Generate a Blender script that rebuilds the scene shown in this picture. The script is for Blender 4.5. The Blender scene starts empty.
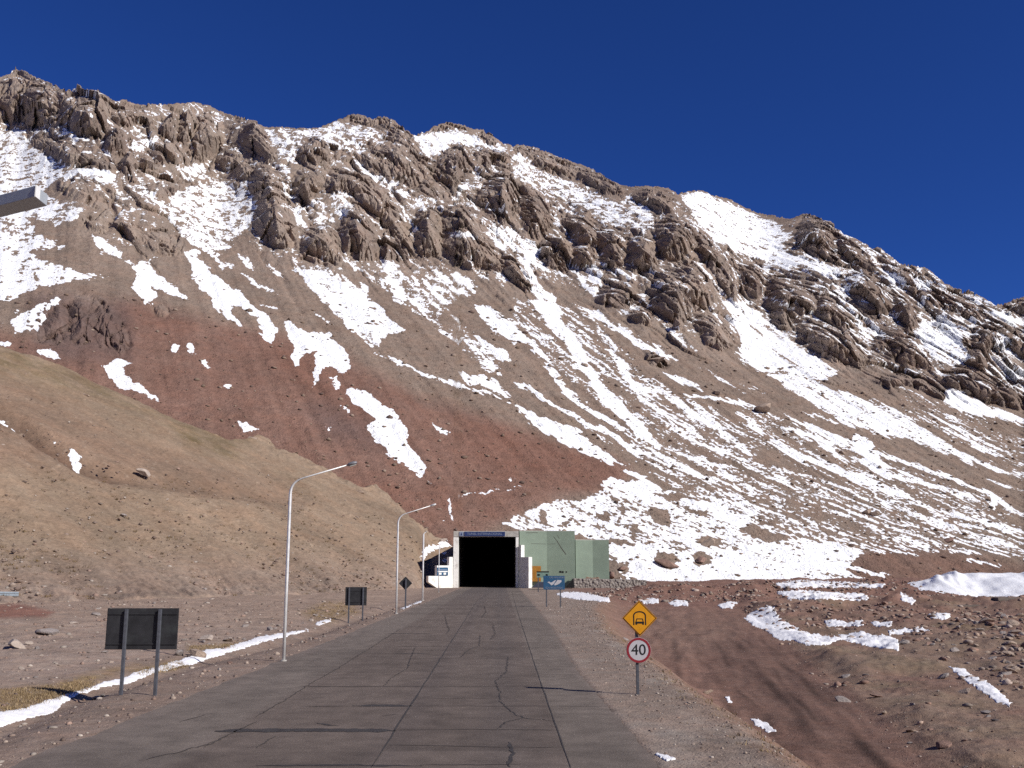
import bpy, bmesh, math, random
import numpy as np
from mathutils import Vector, Matrix

random.seed(7)
rng = np.random.default_rng(7)
scene = bpy.context.scene
COL = scene.collection
PI = math.pi

# ------------------------------------------------------------------ camera
H = 3.5                      # eye height above the road (coach driver's seat)
F = 1000.0                   # focal length in pixels of a 1024 wide picture
PITCH = math.atan(187.0 / F)
YAW = math.atan(12.0 / math.hypot(1000.0, 187.0))
FW = np.array([math.sin(YAW) * math.cos(PITCH), math.cos(YAW) * math.cos(PITCH), math.sin(PITCH)])
RT = np.array([math.cos(YAW), -math.sin(YAW), 0.0])
UP = np.cross(RT, FW)
CAM = np.array([0.0, 0.0, H])

cd = bpy.data.cameras.new('camera')
cam = bpy.data.objects.new('camera', cd)
COL.objects.link(cam)
cam.matrix_world = Matrix(((RT[0], UP[0], -FW[0], 0), (RT[1], UP[1], -FW[1], 0), (RT[2], UP[2], -FW[2], H), (0, 0, 0, 1)))
cd.sensor_width = 36.0
cd.lens = 36.0 * F / 1024.0
cd.clip_start = 0.1
cd.clip_end = 20000
scene.camera = cam


def ray(u, v):
    """direction per metre of forward (world Y) distance for a place in the survey photograph"""
    u = np.asarray(u, float); v = np.asarray(v, float)
    c = (u - 512.0) / F; d = (384.0 - v) / F
    x = FW[0] + c * RT[0] + d * UP[0]
    y = FW[1] + c * RT[1] + d * UP[1]
    z = FW[2] + c * RT[2] + d * UP[2]
    return x / y, z / y                      # g, t


def project(x, y, z):
    zc = x * FW[0] + y * FW[1] + (z - H) * FW[2]
    zc = np.maximum(zc, 0.1)
    u = 512 + F * (x * RT[0] + y * RT[1]) / zc
    v = 384 - F * (x * UP[0] + y * UP[1] + (z - H) * UP[2]) / zc
    return u, v


def PX(u, v, Y):
    g, t = ray(u, v)
    return Vector((float(g) * Y, Y, H + float(t) * Y))


def at0(u, v, z=0.0):
    g, t = ray(u, v)
    Y = (z - H) / t
    return float(g * Y), float(Y)


# ------------------------------------------------------------------ noise (numpy)
def _hash(ix, iy, seed):
    h = (ix.astype(np.int64) * 374761393 + iy.astype(np.int64) * 668265263 + seed * 974634777) & 0xffffffff
    h = ((h ^ (h >> 13)) * 1274126177) & 0xffffffff
    h = ((h ^ (h >> 16)) * 2246822519) & 0xffffffff
    return h ^ (h >> 15)


def perlin(x, y, seed=0):
    x0 = np.floor(x); y0 = np.floor(y)
    fx = x - x0; fy = y - y0
    ix = x0.astype(np.int64); iy = y0.astype(np.int64)

    def gr(dx, dy):
        h = _hash(ix + dx, iy + dy, seed).astype(np.float64) * (2 * PI / 4294967296.0)
        return np.cos(h) * (fx - dx) + np.sin(h) * (fy - dy)
    sx = fx * fx * fx * (fx * (fx * 6 - 15) + 10)
    sy = fy * fy * fy * (fy * (fy * 6 - 15) + 10)
    a = gr(0, 0); b = gr(1, 0); c = gr(0, 1); d = gr(1, 1)
    return ((a + (b - a) * sx) * (1 - sy) + (c + (d - c) * sx) * sy) * 1.5


def fbm(x, y, seed=0, oct=4, gain=0.5, lac=2.03):
    s = 0.0; a = 1.0; n = 0.0
    for i in range(oct):
        s = s + a * perlin(x, y, seed + i * 17)
        n += a; a *= gain; x = x * lac + 13.1; y = y * lac + 7.7
    return s / n


def ridged(x, y, seed=0, oct=4, gain=0.5):
    s = 0.0; a = 1.0; n = 0.0
    for i in range(oct):
        s = s + a * (1 - 2 * np.abs(perlin(x, y, seed + i * 31)))
        n += a; a *= gain; x = x * 2.07 + 3.3; y = y * 2.07 + 9.1
    return s / n


def worley(x, y, seed=0):
    x0 = np.floor(x).astype(np.int64); y0 = np.floor(y).astype(np.int64)
    f1 = np.full(x.shape, 9.0); f2 = np.full(x.shape, 9.0); idv = np.zeros(x.shape)
    for dx in (-1, 0, 1):
        for dy in (-1, 0, 1):
            h = _hash(x0 + dx, y0 + dy, seed)
            px = x0 + dx + (h & 0xffff) / 65536.0
            py = y0 + dy + ((h >> 16) & 0xffff) / 65536.0
            d = np.hypot(px - x, py - y)
            idv = np.where(d < f1, (h & 0xffff) / 65536.0, idv)
            f2 = np.where(d < f1, f1, np.minimum(f2, d))
            f1 = np.minimum(f1, d)
    return f1, f2, idv


def facets(x, y, seed=0, tilt=1.0, step=.6):
    """broken rock: every cell is a tilted plane with its own set-back"""
    x0 = np.floor(x).astype(np.int64); y0 = np.floor(y).astype(np.int64)
    f1 = np.full(x.shape, 9.0); f2 = np.full(x.shape, 9.0); val = np.zeros(x.shape)
    for dx in (-1, 0, 1):
        for dy in (-1, 0, 1):
            h = _hash(x0 + dx, y0 + dy, seed)
            px = x0 + dx + (h & 0xff) / 256.0; py = y0 + dy + ((h >> 8) & 0xff) / 256.0
            a = ((h >> 16) & 0xff) / 256.0 - .5; b = ((h >> 24) & 0xff) / 256.0 - .5
            c = ((h >> 12) & 0xff) / 256.0 - .5
            ex = x - px; ey = y - py
            d = np.hypot(ex, ey)
            v = c * step * 2 + tilt * (a * 2.4 * ex + b * 2.0 * ey)
            val = np.where(d < f1, v, val)
            f2 = np.where(d < f1, f1, np.minimum(f2, d)); f1 = np.minimum(f1, d)
    return val - .35 * np.clip(1 - (f2 - f1) * 7, 0, 1)


def sst(a, b, x):
    t = np.clip((x - a) / (b - a), 0, 1)
    return t * t * (3 - 2 * t)


# ------------------------------------------------------------------ survey rasters
RW, RH = 1024, 640
UU, VV = np.meshgrid(np.arange(RW) + 0.5, np.arange(RH) + 0.5)


def poly_mask(poly, extra=0):
    """even-odd mask plus distance to the outline, in the polygon's bounding box"""
    p = np.array(poly, float)
    x0 = int(max(0, p[:, 0].min() - 3)); x1 = int(min(RW, p[:, 0].max() + 4))
    y0 = int(max(0, p[:, 1].min() - 3)); y1 = int(min(RH, p[:, 1].max() + 4))
    X = UU[y0:y1, x0:x1]; Y = VV[y0:y1, x0:x1]
    ins = np.zeros(X.shape, bool); dist = np.full(X.shape, 1e9)
    n = len(p)
    for i in range(n):
        ax, ay = p[i]; bx, by = p[(i + 1) % n]
        if ay != by:
            cond = ((ay > Y) != (by > Y)) & (X < (bx - ax) * (Y - ay) / (by - ay) + ax)
            ins ^= cond
        L = (bx - ax) ** 2 + (by - ay) ** 2 + 1e-9
        tt = np.clip(((X - ax) * (bx - ax) + (Y - ay) * (by - ay)) / L, 0, 1)
        dist = np.minimum(dist, np.hypot(X - ax - tt * (bx - ax), Y - ay - tt * (by - ay)))
    return (slice(y0, y1), slice(x0, x1)), ins, dist


def line_dist(pts):
    p = np.array(pts, float)
    dist = np.full(UU.shape, 1e9)
    for i in range(len(p) - 1):
        ax, ay = p[i][:2]; bx, by = p[i + 1][:2]
        L = (bx - ax) ** 2 + (by - ay) ** 2 + 1e-9
        tt = np.clip(((UU - ax) * (bx - ax) + (VV - ay) * (by - ay)) / L, 0, 1)
        dist = np.minimum(dist, np.hypot(UU - ax - tt * (bx - ax), VV - ay - tt * (by - ay)))
    return dist


def blur(a, r):
    """box blur three times, edges held"""
    for _ in range(3):
        for ax in (0, 1):
            pad = [(0, 0), (0, 0)]; pad[ax] = (r + 1, r)
            b = np.cumsum(np.pad(a, pad, mode='edge'), axis=ax)
            n = a.shape[ax]
            hi = np.take(b, np.arange(2 * r + 1, 2 * r + 1 + n), axis=ax)
            lo = np.take(b, np.arange(0, n), axis=ax)
            a = (hi - lo) / (2 * r + 1)
    return a


def sample(img, u, v):
    """bilinear look-up; beyond the sides of the survey the map is mirrored"""
    u = np.abs(u); u = np.where(u > RW - 1, 2 * (RW - 1) - u, u)
    u = np.clip(u - 0.5, 0, RW - 1.001); v = np.clip(v - 0.5, 0, RH - 1.001)
    i = u.astype(int); j = v.astype(int); a = u - i; b = v - j
    return (img[j, i] * (1 - a) + img[j, i + 1] * a) * (1 - b) + (img[j + 1, i] * (1 - a) + img[j + 1, i + 1] * a) * b


# ridge line of the mountain
RIDGE = [(-140, 96), (-60, 84), (0, 77), (8, 74), (15, 70), (22, 73), (28, 73), (40, 79), (52, 84), (66, 90), (80, 89), (92, 92), (98, 90), (106, 95), (112, 101),
         (125, 102), (137, 106), (150, 104), (170, 104), (185, 103), (195, 102), (210, 106), (222, 112), (240, 117), (256, 121), (264, 127), (285, 127), (300, 128), (318, 128),
         (332, 122), (345, 117), (352, 114), (362, 115), (372, 119), (384, 116), (395, 121), (405, 129), (413, 135), (428, 131), (434, 126), (446, 123), (462, 124), (470, 128),
         (482, 130), (492, 134), (500, 142), (512, 146), (522, 145), (534, 147), (550, 153), (565, 159), (580, 164), (597, 171), (612, 182), (628, 187), (638, 186), (650, 186),
         (668, 188), (678, 194), (690, 191), (702, 190), (712, 195), (730, 199), (742, 206), (758, 213), (775, 216), (790, 219), (800, 215), (806, 213), (818, 217), (830, 222),
         (842, 232), (858, 240), (872, 248), (880, 248), (893, 258), (903, 264), (915, 266), (925, 268), (934, 275), (945, 284), (957, 289), (970, 291), (982, 297), (996, 305),
         (1006, 304), (1014, 299), (1024, 297), (1060, 300), (1180, 330)]
_rx = np.array([p[0] for p in RIDGE], float); _rv = np.array([p[1] for p in RIDGE], float)


def ridge_v(u): return np.interp(u, _rx, _rv)


# crags and buttresses of the cliff band (outline, relief in metres)
ROCKS = [
    ([(-5, 78), (15, 71), (28, 74), (40, 80), (55, 86), (60, 100), (56, 125), (48, 124), (40, 129), (30, 130), (24, 122), (15, 123), (-5, 124)], 20),
    ([(55, 86), (66, 91), (80, 92), (98, 91), (108, 98), (112, 110), (105, 128), (100, 143), (90, 140), (75, 134), (66, 128), (58, 122)], 18),
    ([(112, 104), (125, 103), (137, 107), (150, 112), (155, 120), (150, 128), (140, 125), (130, 128), (118, 127), (110, 118)], 12),
    ([(27, 134), (40, 135), (55, 137), (70, 142), (85, 148), (100, 155), (116, 163), (118, 170), (105, 172), (90, 169), (75, 165), (60, 162), (50, 155), (40, 150), (32, 146), (27, 140)], 14),
    ([(105, 133), (115, 128), (125, 130), (130, 140), (127, 150), (122, 158), (112, 158), (105, 152), (104, 142)], 16),
    ([(118, 163), (125, 152), (135, 152), (138, 165), (135, 180), (125, 181), (119, 172)], 14),
    ([(138, 155), (148, 152), (155, 160), (152, 172), (140, 173)], 9),
    ([(160, 124), (170, 113), (178, 116), (179, 128), (176, 145), (166, 140), (160, 137)], 20),
    ([(180, 114), (190, 110), (196, 120), (194, 135), (184, 150), (177, 142)], 18),
    ([(196, 116), (205, 111), (215, 118), (222, 128), (226, 135), (222, 148), (212, 158), (205, 163), (196, 163), (186, 152), (194, 138)], 20),
    ([(148, 146), (158, 141), (170, 142), (182, 150), (192, 160), (188, 165), (172, 163), (160, 168), (152, 160)], 12),
    ([(240, 127), (256, 121), (262, 128), (270, 140), (277, 158), (268, 165), (255, 160), (244, 150), (238, 140)], 20),
    ([(212, 160), (222, 148), (236, 146), (248, 160), (254, 172), (246, 182), (236, 176), (225, 174)], 16),
    ([(256, 166), (272, 166), (282, 172), (290, 190), (298, 215), (298, 230), (290, 248), (275, 250), (262, 240), (252, 225), (256, 200), (248, 184)], 22),
    ([(298, 150), (310, 138), (320, 138), (332, 143), (335, 155), (330, 165), (318, 165), (305, 165), (297, 160)], 16),
    ([(290, 180), (300, 168), (315, 168), (325, 172), (325, 185), (315, 195), (300, 207), (290, 200)], 12),
    ([(322, 186), (330, 170), (345, 165), (355, 168), (370, 178), (385, 190), (395, 205), (405, 220), (412, 235), (415, 250), (408, 262), (398, 250), (385, 230), (372, 214), (360, 200), (345, 192), (330, 196)], 24),
    ([(342, 215), (356, 200), (372, 216), (380, 240), (378, 262), (360, 262), (345, 250), (338, 232)], 20),
    ([(302, 232), (315, 222), (332, 222), (342, 240), (344, 260), (328, 267), (310, 262), (297, 260)], 18),
    ([(382, 232), (395, 248), (405, 262), (392, 260), (380, 262)], 14),
    ([(385, 135), (400, 127), (410, 134), (418, 148), (428, 160), (440, 170), (448, 185), (452, 198), (435, 200), (415, 190), (395, 180), (380, 175), (365, 165), (355, 156), (368, 150)], 14),
    ([(414, 238), (416, 210), (430, 206), (440, 212), (442, 236), (440, 258), (424, 258), (416, 252)], 18),
    ([(442, 214), (455, 202), (466, 206), (476, 218), (488, 240), (500, 262), (505, 272), (490, 271), (470, 269), (452, 262), (443, 250)], 22),
    ([(500, 258), (510, 254), (520, 260), (530, 276), (537, 286), (528, 294), (514, 286), (504, 274)], 18),
    ([(348, 116), (365, 117), (385, 118), (396, 124), (402, 131), (394, 134), (380, 126), (360, 126), (350, 124)], 8),
    ([(430, 130), (446, 124), (464, 125), (470, 130), (450, 131), (438, 132)], 6),
    ([(474, 136), (484, 131), (494, 136), (500, 144), (494, 146), (480, 141)], 8),
    ([(432, 166), (440, 152), (450, 148), (460, 141), (470, 148), (472, 158), (466, 172), (458, 186), (450, 182), (440, 172)], 18),
    ([(474, 152), (490, 150), (505, 150), (512, 158), (500, 164), (488, 166), (476, 162)], 10),
    ([(475, 195), (490, 175), (505, 166), (516, 172), (520, 190), (518, 210), (505, 226), (490, 220), (480, 210)], 20),
    ([(520, 176), (535, 190), (545, 200), (554, 215), (552, 226), (540, 240), (530, 238), (522, 222)], 16),
    ([(512, 149), (522, 146), (540, 151), (560, 159), (574, 166), (576, 178), (560, 175), (545, 172), (532, 165), (520, 158)], 12),
    ([(577, 168), (595, 171), (610, 181), (625, 190), (622, 195), (605, 195), (590, 186), (578, 179)], 10),
    ([(537, 245), (545, 238), (565, 238), (572, 250), (575, 265), (565, 272), (550, 268), (540, 260)], 18),
    ([(560, 220), (575, 212), (590, 210), (595, 225), (600, 240), (590, 250), (580, 245), (570, 235)], 16),
    ([(573, 247), (590, 241), (597, 252), (592, 265), (580, 268), (573, 258)], 12),
    ([(595, 230), (615, 228), (625, 236), (628, 255), (622, 270), (608, 266), (599, 258), (597, 245)], 16),
    ([(627, 236), (640, 234), (655, 240), (660, 255), (655, 270), (640, 275), (630, 270), (629, 252)], 16),
    ([(630, 196), (645, 189), (662, 192), (672, 202), (676, 212), (662, 214), (648, 206), (636, 205)], 10),
    ([(655, 222), (668, 216), (684, 222), (698, 230), (694, 246), (680, 262), (664, 262), (656, 246)], 18),
    ([(698, 232), (715, 246), (728, 256), (738, 268), (744, 290), (734, 298), (722, 286), (708, 268), (696, 250)], 18),
    ([(648, 290), (658, 272), (676, 266), (694, 262), (708, 276), (720, 294), (708, 309), (695, 312), (680, 330), (664, 318), (650, 304)], 22),
    ([(595, 300), (600, 286), (615, 282), (635, 281), (640, 295), (630, 308), (610, 308)], 12),
    ([(692, 322), (700, 312), (715, 312), (728, 325), (733, 345), (722, 353), (705, 345)], 14),
    ([(625, 316), (640, 302), (655, 310), (650, 326), (635, 322)], 8),
    ([(645, 352), (660, 352), (672, 362), (664, 368), (650, 366)], 5),
    ([(738, 262), (755, 266), (765, 276), (768, 290), (756, 300), (746, 290), (740, 276)], 12),
    ([(796, 320), (810, 318), (830, 322), (850, 330), (862, 345), (868, 360), (862, 370), (845, 366), (825, 358), (810, 346), (797, 340)], 20),
    ([(768, 272), (790, 278), (810, 290), (818, 300), (815, 314), (800, 316), (786, 332), (772, 325), (768, 310), (764, 292)], 18),
    ([(815, 293), (826, 296), (840, 305), (852, 316), (856, 326), (845, 330), (825, 321), (818, 310)], 14),
    ([(795, 236), (800, 221), (806, 214), (818, 218), (828, 223), (836, 232), (832, 248), (845, 262), (825, 262), (812, 255), (800, 250)], 18),
    ([(836, 232), (850, 238), (862, 250), (870, 260), (876, 270), (866, 274), (850, 266), (838, 250)], 14),
    ([(840, 284), (855, 266), (870, 272), (884, 284), (892, 298), (890, 312), (876, 322), (862, 310), (852, 298)], 16),
    ([(892, 292), (905, 296), (916, 308), (918, 326), (908, 332), (898, 318)], 16),
    ([(880, 326), (900, 328), (920, 338), (930, 350), (935, 370), (920, 368), (900, 365), (885, 352), (870, 346)], 14),
    ([(876, 252), (895, 262), (915, 270), (932, 282), (950, 290), (968, 298), (986, 309), (978, 320), (960, 318), (940, 308), (925, 304), (908, 290), (888, 274)], 16),
    ([(998, 308), (1012, 299), (1030, 297), (1030, 318), (1010, 312)], 10),
    ([(930, 318), (948, 318), (962, 332), (975, 345), (968, 352), (955, 342), (938, 330)], 10),
    ([(975, 322), (1000, 320), (1026, 334), (1026, 365), (1010, 350), (992, 352), (985, 372), (966, 362), (970, 345)], 16),
    ([(870, 381), (895, 372), (925, 374), (940, 384), (952, 396), (942, 401), (920, 390), (905, 386), (885, 388)], 12),
    ([(940, 374), (965, 362), (990, 374), (1015, 385), (1026, 396), (1020, 410), (1005, 408), (985, 400), (965, 392), (950, 385)], 15),
    ([(36, 342), (39, 325), (50, 310), (60, 302), (68, 310), (70, 330), (62, 344), (50, 342)], 8),
    ([(66, 304), (80, 294), (92, 297), (96, 318), (92, 340), (80, 347), (70, 340)], 9),
    ([(94, 298), (106, 304), (118, 318), (128, 332), (131, 346), (122, 355), (112, 346), (100, 350), (95, 338)], 8),
    ([(150, 306), (162, 304), (172, 312), (165, 318), (155, 316)], 3),
    ([(58, 180), (75, 178), (90, 188), (98, 200), (88, 204), (70, 198), (58, 190)], 6),
    ([(84, 196), (105, 200), (118, 212), (112, 222), (98, 216)], 6),
    ([(80, 218), (100, 216), (112, 226), (104, 236), (88, 230)], 6),
    ([(116, 222), (132, 220), (142, 232), (136, 240), (122, 236)], 6),
    ([(138, 236), (160, 226), (180, 238), (188, 250), (170, 258), (148, 250)], 6),
    ([(140, 186), (165, 178), (188, 178), (196, 184), (178, 196), (158, 198), (146, 192)], 6),
]
# snow fields: (outline, density)
SNOW = [
    ([(-5, 128), (25, 130), (30, 148), (50, 158), (70, 166), (110, 172), (120, 182), (104, 180), (80, 180), (60, 178), (44, 190), (60, 204), (90, 210), (60, 225), (25, 218), (40, 235), (68, 246), (40, 252), (-5, 252)], .72),
    ([(-5, 128), (22, 130), (20, 160), (10, 200), (-5, 210)], .12),
    ([(68, 130), (90, 140), (78, 142), (55, 136), (50, 131)], .8), ([(92, 146), (105, 150), (118, 160), (110, 160)], .85),
    ([(85, 168), (108, 171), (118, 174), (112, 186), (95, 182)], .95), ([(130, 140), (155, 135), (158, 142), (140, 152), (132, 154)], .75),
    ([(120, 182), (140, 184), (150, 190), (170, 194), (190, 186), (215, 178), (250, 190), (258, 205), (250, 230), (238, 236), (226, 250), (205, 252), (190, 245), (180, 232), (166, 216), (150, 202), (135, 192)], .68),
    ([(176, 166), (205, 164), (206, 176), (190, 182), (178, 174)], .7),
    ([(-5, 252), (20, 250), (50, 262), (85, 272), (104, 277), (70, 282), (40, 285), (20, 297), (-5, 300)], .85),
    ([(10, 322), (30, 310), (55, 298), (62, 300), (46, 315), (36, 331), (15, 331)], .82),
    ([(40, 349), (50, 349), (62, 360), (52, 362), (41, 356)], 1), ([(-5, 341), (12, 343), (12, 347), (-5, 346)], 1),
    ([(103, 362), (115, 360), (134, 364), (120, 369), (128, 376), (142, 389), (162, 401), (154, 400), (138, 391), (120, 389), (112, 376)], 1.1),
    ([(134, 266), (148, 260), (158, 273), (170, 284), (192, 298), (180, 297), (165, 290), (149, 287), (156, 297), (147, 303), (135, 290)], 1.05),
    ([(88, 234), (100, 236), (115, 248), (120, 256), (108, 254), (95, 246)], .85),
    ([(183, 250), (198, 250), (206, 265), (216, 279), (234, 287), (258, 310), (256, 319), (242, 308), (230, 304), (243, 327), (228, 319), (216, 306), (204, 292), (194, 275)], .98),
    ([(205, 250), (222, 254), (234, 268), (222, 268)], .7), ([(234, 250), (250, 256), (256, 270), (248, 268)], .75),
    ([(244, 272), (256, 280), (280, 294), (268, 292), (250, 284)], .8), ([(258, 304), (278, 308), (270, 310)], .8),
    ([(254, 308), (268, 314), (276, 330), (274, 346), (266, 342), (259, 326)], 1),
    ([(283, 321), (300, 328), (332, 334), (328, 338), (344, 346), (351, 366), (345, 372), (331, 366), (322, 370), (318, 382), (312, 384), (315, 364), (316, 352), (305, 353), (300, 365), (294, 368), (293, 344)], 1.02),
    ([(331, 377), (338, 376), (340, 388), (335, 389)], .95),
    ([(292, 266), (310, 268), (340, 276), (365, 284), (372, 300), (390, 318), (410, 333), (390, 333), (380, 346), (370, 346), (350, 330), (330, 308), (308, 286)], .86),
    ([(312, 308), (322, 316), (334, 326), (326, 322), (316, 314)], .9),
    ([(345, 262), (380, 258), (400, 272), (420, 276), (440, 272), (462, 274), (484, 286), (470, 296), (445, 305), (462, 325), (482, 345), (498, 362), (507, 378), (485, 372), (462, 348), (440, 332), (418, 315), (395, 300), (370, 280)], .5),
    ([(378, 256), (392, 262), (400, 280), (408, 300), (396, 302), (386, 280)], .85),
    ([(434, 272), (460, 270), (476, 282), (474, 290), (452, 284), (436, 280)], .72),
    ([(474, 332), (488, 342), (506, 350), (512, 362), (500, 362), (482, 350)], .85),
    ([(472, 304), (490, 306), (512, 322), (530, 338), (520, 346), (500, 336), (484, 322)], .85),
    ([(344, 393), (355, 389), (372, 394), (379, 405), (390, 408), (402, 424), (411, 445), (428, 468), (418, 476), (404, 463), (388, 455), (374, 442), (368, 430), (376, 418), (365, 408), (352, 400)], .98),
    ([(433, 425), (445, 428), (456, 433), (440, 435)], 1.1), ([(339, 406), (349, 410), (347, 414)], 1), ([(325, 428), (332, 430), (330, 433)], 1),
    ([(420, 296), (432, 304), (424, 306)], .7),
    ([(460, 372), (482, 375), (503, 386), (515, 398), (490, 390), (470, 383)], .95),
    ([(262, 128), (290, 130), (320, 127), (340, 121), (360, 127), (380, 130), (392, 136), (384, 146), (366, 142), (350, 152), (332, 148), (320, 140), (305, 138), (297, 152), (292, 165), (280, 156)], .62),
    ([(276, 158), (288, 165), (294, 185), (302, 212), (296, 222), (286, 200), (280, 180)], .55),
    ([(294, 208), (306, 205), (304, 225), (296, 226)], .9),
    ([(412, 136), (430, 132), (460, 130), (475, 136), (490, 144), (514, 149), (500, 152), (470, 146), (450, 145), (440, 155), (430, 160), (420, 148)], .85),
    ([(350, 158), (358, 160), (366, 170), (395, 183), (412, 194), (430, 202), (436, 208), (420, 206), (395, 194), (372, 178), (356, 168)], .72),
    ([(334, 188), (350, 194), (362, 200), (352, 214), (330, 222), (308, 226), (318, 206)], .55),
    ([(396, 200), (410, 214), (418, 232), (412, 234), (402, 218)], .8), ([(444, 230), (466, 232), (480, 236), (476, 240), (446, 238)], .8),
    ([(405, 202), (432, 198), (442, 204), (424, 212), (408, 210)], .62),
    ([(456, 184), (474, 180), (486, 184), (476, 190), (460, 190)], .72),
    ([(486, 222), (502, 226), (512, 230), (537, 242), (540, 258), (534, 272), (546, 290), (560, 300), (545, 306), (528, 290), (516, 254), (500, 240)], .78),
    ([(486, 226), (500, 240), (510, 250), (498, 252), (488, 238)], .8),
    ([(484, 204), (510, 210), (508, 214), (486, 208)], .75),
    ([(513, 150), (530, 158), (540, 172), (560, 178), (580, 184), (600, 195), (622, 202), (642, 210), (652, 224), (640, 230), (624, 225), (610, 228), (598, 222), (585, 208), (570, 205), (558, 196), (545, 190), (528, 186), (512, 178)], .66),
    ([(622, 196), (632, 196), (650, 208), (656, 220), (648, 226), (634, 212)], .7),
    ([(555, 200), (562, 205), (558, 228), (552, 236)], .6), ([(600, 262), (640, 276), (630, 280), (604, 270)], .6),
    ([(572, 268), (600, 264), (604, 278), (596, 296), (584, 290), (576, 280)], .72),
    ([(618, 236), (632, 234), (650, 244), (640, 252), (626, 246)], .5),
    ([(680, 194), (700, 191), (722, 200), (742, 208), (760, 217), (776, 222), (792, 236), (782, 248), (800, 256), (830, 265), (842, 268), (836, 280), (812, 272), (788, 268), (768, 262), (750, 258), (735, 252), (715, 240), (700, 226), (690, 212)], .80),
    ([(874, 265), (890, 269), (910, 280), (906, 285), (892, 283)], 1), ([(906, 270), (924, 280), (938, 291), (920, 290)], .85), ([(914, 294), (930, 296), (926, 304), (916, 300)], .7),
    ([(920, 322), (945, 317), (963, 330), (962, 345), (976, 360), (955, 366), (932, 360), (918, 345)], .82),
    ([(985, 308), (1010, 315), (1028, 322), (1028, 329), (1002, 319)], .95), ([(990, 336), (1010, 328), (1014, 346), (1026, 364), (1008, 358)], .68), ([(964, 292), (982, 300), (980, 304), (966, 298)], .85),
    ([(830, 290), (848, 275), (866, 270), (862, 284), (842, 300)], .62), ([(849, 308), (858, 318), (864, 330), (890, 332), (886, 338), (862, 338)], .72),
    ([(866, 318), (884, 326), (880, 332), (868, 326)], .7), ([(776, 302), (800, 306), (806, 312), (780, 310)], .7), ([(796, 316), (814, 314), (810, 320)], .8),
    ([(512, 296), (545, 300), (575, 305), (600, 325), (625, 350), (650, 375), (680, 395), (720, 410), (745, 430), (765, 450), (740, 470), (700, 458), (660, 445), (630, 425), (600, 405), (570, 380), (540, 355), (512, 330)], .41),
    ([(512, 402), (535, 414), (560, 424), (580, 431), (595, 444), (615, 459), (630, 466), (610, 464), (585, 453), (570, 446), (545, 431), (530, 421)], 1.1),
    ([(528, 300), (556, 302), (566, 326), (580, 344), (586, 356), (570, 348), (556, 330), (544, 316)], .95),
    ([(722, 298), (745, 302), (770, 322), (800, 348), (840, 372), (820, 382), (785, 372), (756, 372), (738, 352), (740, 340), (730, 318)], .8),
    ([(764, 374), (793, 372), (830, 387), (873, 400), (908, 417), (943, 440), (983, 460), (1026, 474), (1026, 481), (980, 467), (943, 453), (908, 440), (875, 434), (843, 422), (800, 396)], .74),
    ([(948, 386), (965, 393), (985, 403), (1003, 418), (976, 416), (960, 411), (943, 401)], .92),
    ([(988, 406), (1010, 412), (1026, 420), (1026, 428), (1004, 420)], .85),
    ([(620, 430), (700, 450), (800, 470), (900, 495), (1026, 530), (1026, 560), (940, 552), (880, 556), (800, 542), (740, 520), (690, 495), (650, 475)], .43),
    ([(740, 400), (800, 425), (900, 465), (1026, 512), (1026, 532), (900, 498), (800, 470), (740, 440)], .40),
    ([(900, 385), (1026, 440), (1026, 470), (960, 445), (900, 410)], .36),
    ([(498, 523), (520, 514), (545, 503), (562, 497), (575, 502), (600, 488), (630, 486), (652, 490), (668, 500), (700, 500), (735, 504), (764, 514), (740, 528), (770, 542), (800, 538), (842, 543), (868, 550), (852, 558), (848, 570), (866, 578), (800, 584), (760, 592), (700, 592), (640, 585), (606, 575), (606, 545), (580, 536), (530, 530)], .66),
    ([(606, 545), (640, 543), (700, 548), (770, 546), (840, 544), (862, 552), (848, 568), (800, 580), (760, 590), (660, 586), (625, 576)], .86),
    ([(600, 486), (610, 478), (640, 482), (660, 492), (640, 498)], .85),
    ([(150, 384 - 84), (158, 303), (152, 308)], .6),
    ([(185, 343), (193, 345), (196, 352), (190, 354)], .72), ([(192, 352), (205, 362), (212, 374), (200, 366)], .6), ([(222, 386), (235, 384), (232, 390), (224, 391)], .8), ([(168, 342), (178, 345), (175, 353), (169, 350)], .95),
    ([(238, 421), (248, 422), (258, 430), (243, 431)], .9),
    ([(508, 480), (518, 479), (517, 481), (509, 482)], .8), ([(512, 455), (522, 456), (516, 458)], .6),
    ([(855, 432), (868, 438), (880, 455), (890, 470), (900, 478), (884, 478), (866, 466), (850, 450)], .8),
    ([(990, 496), (1000, 497), (994, 510), (990, 508)], 1),
]
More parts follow.
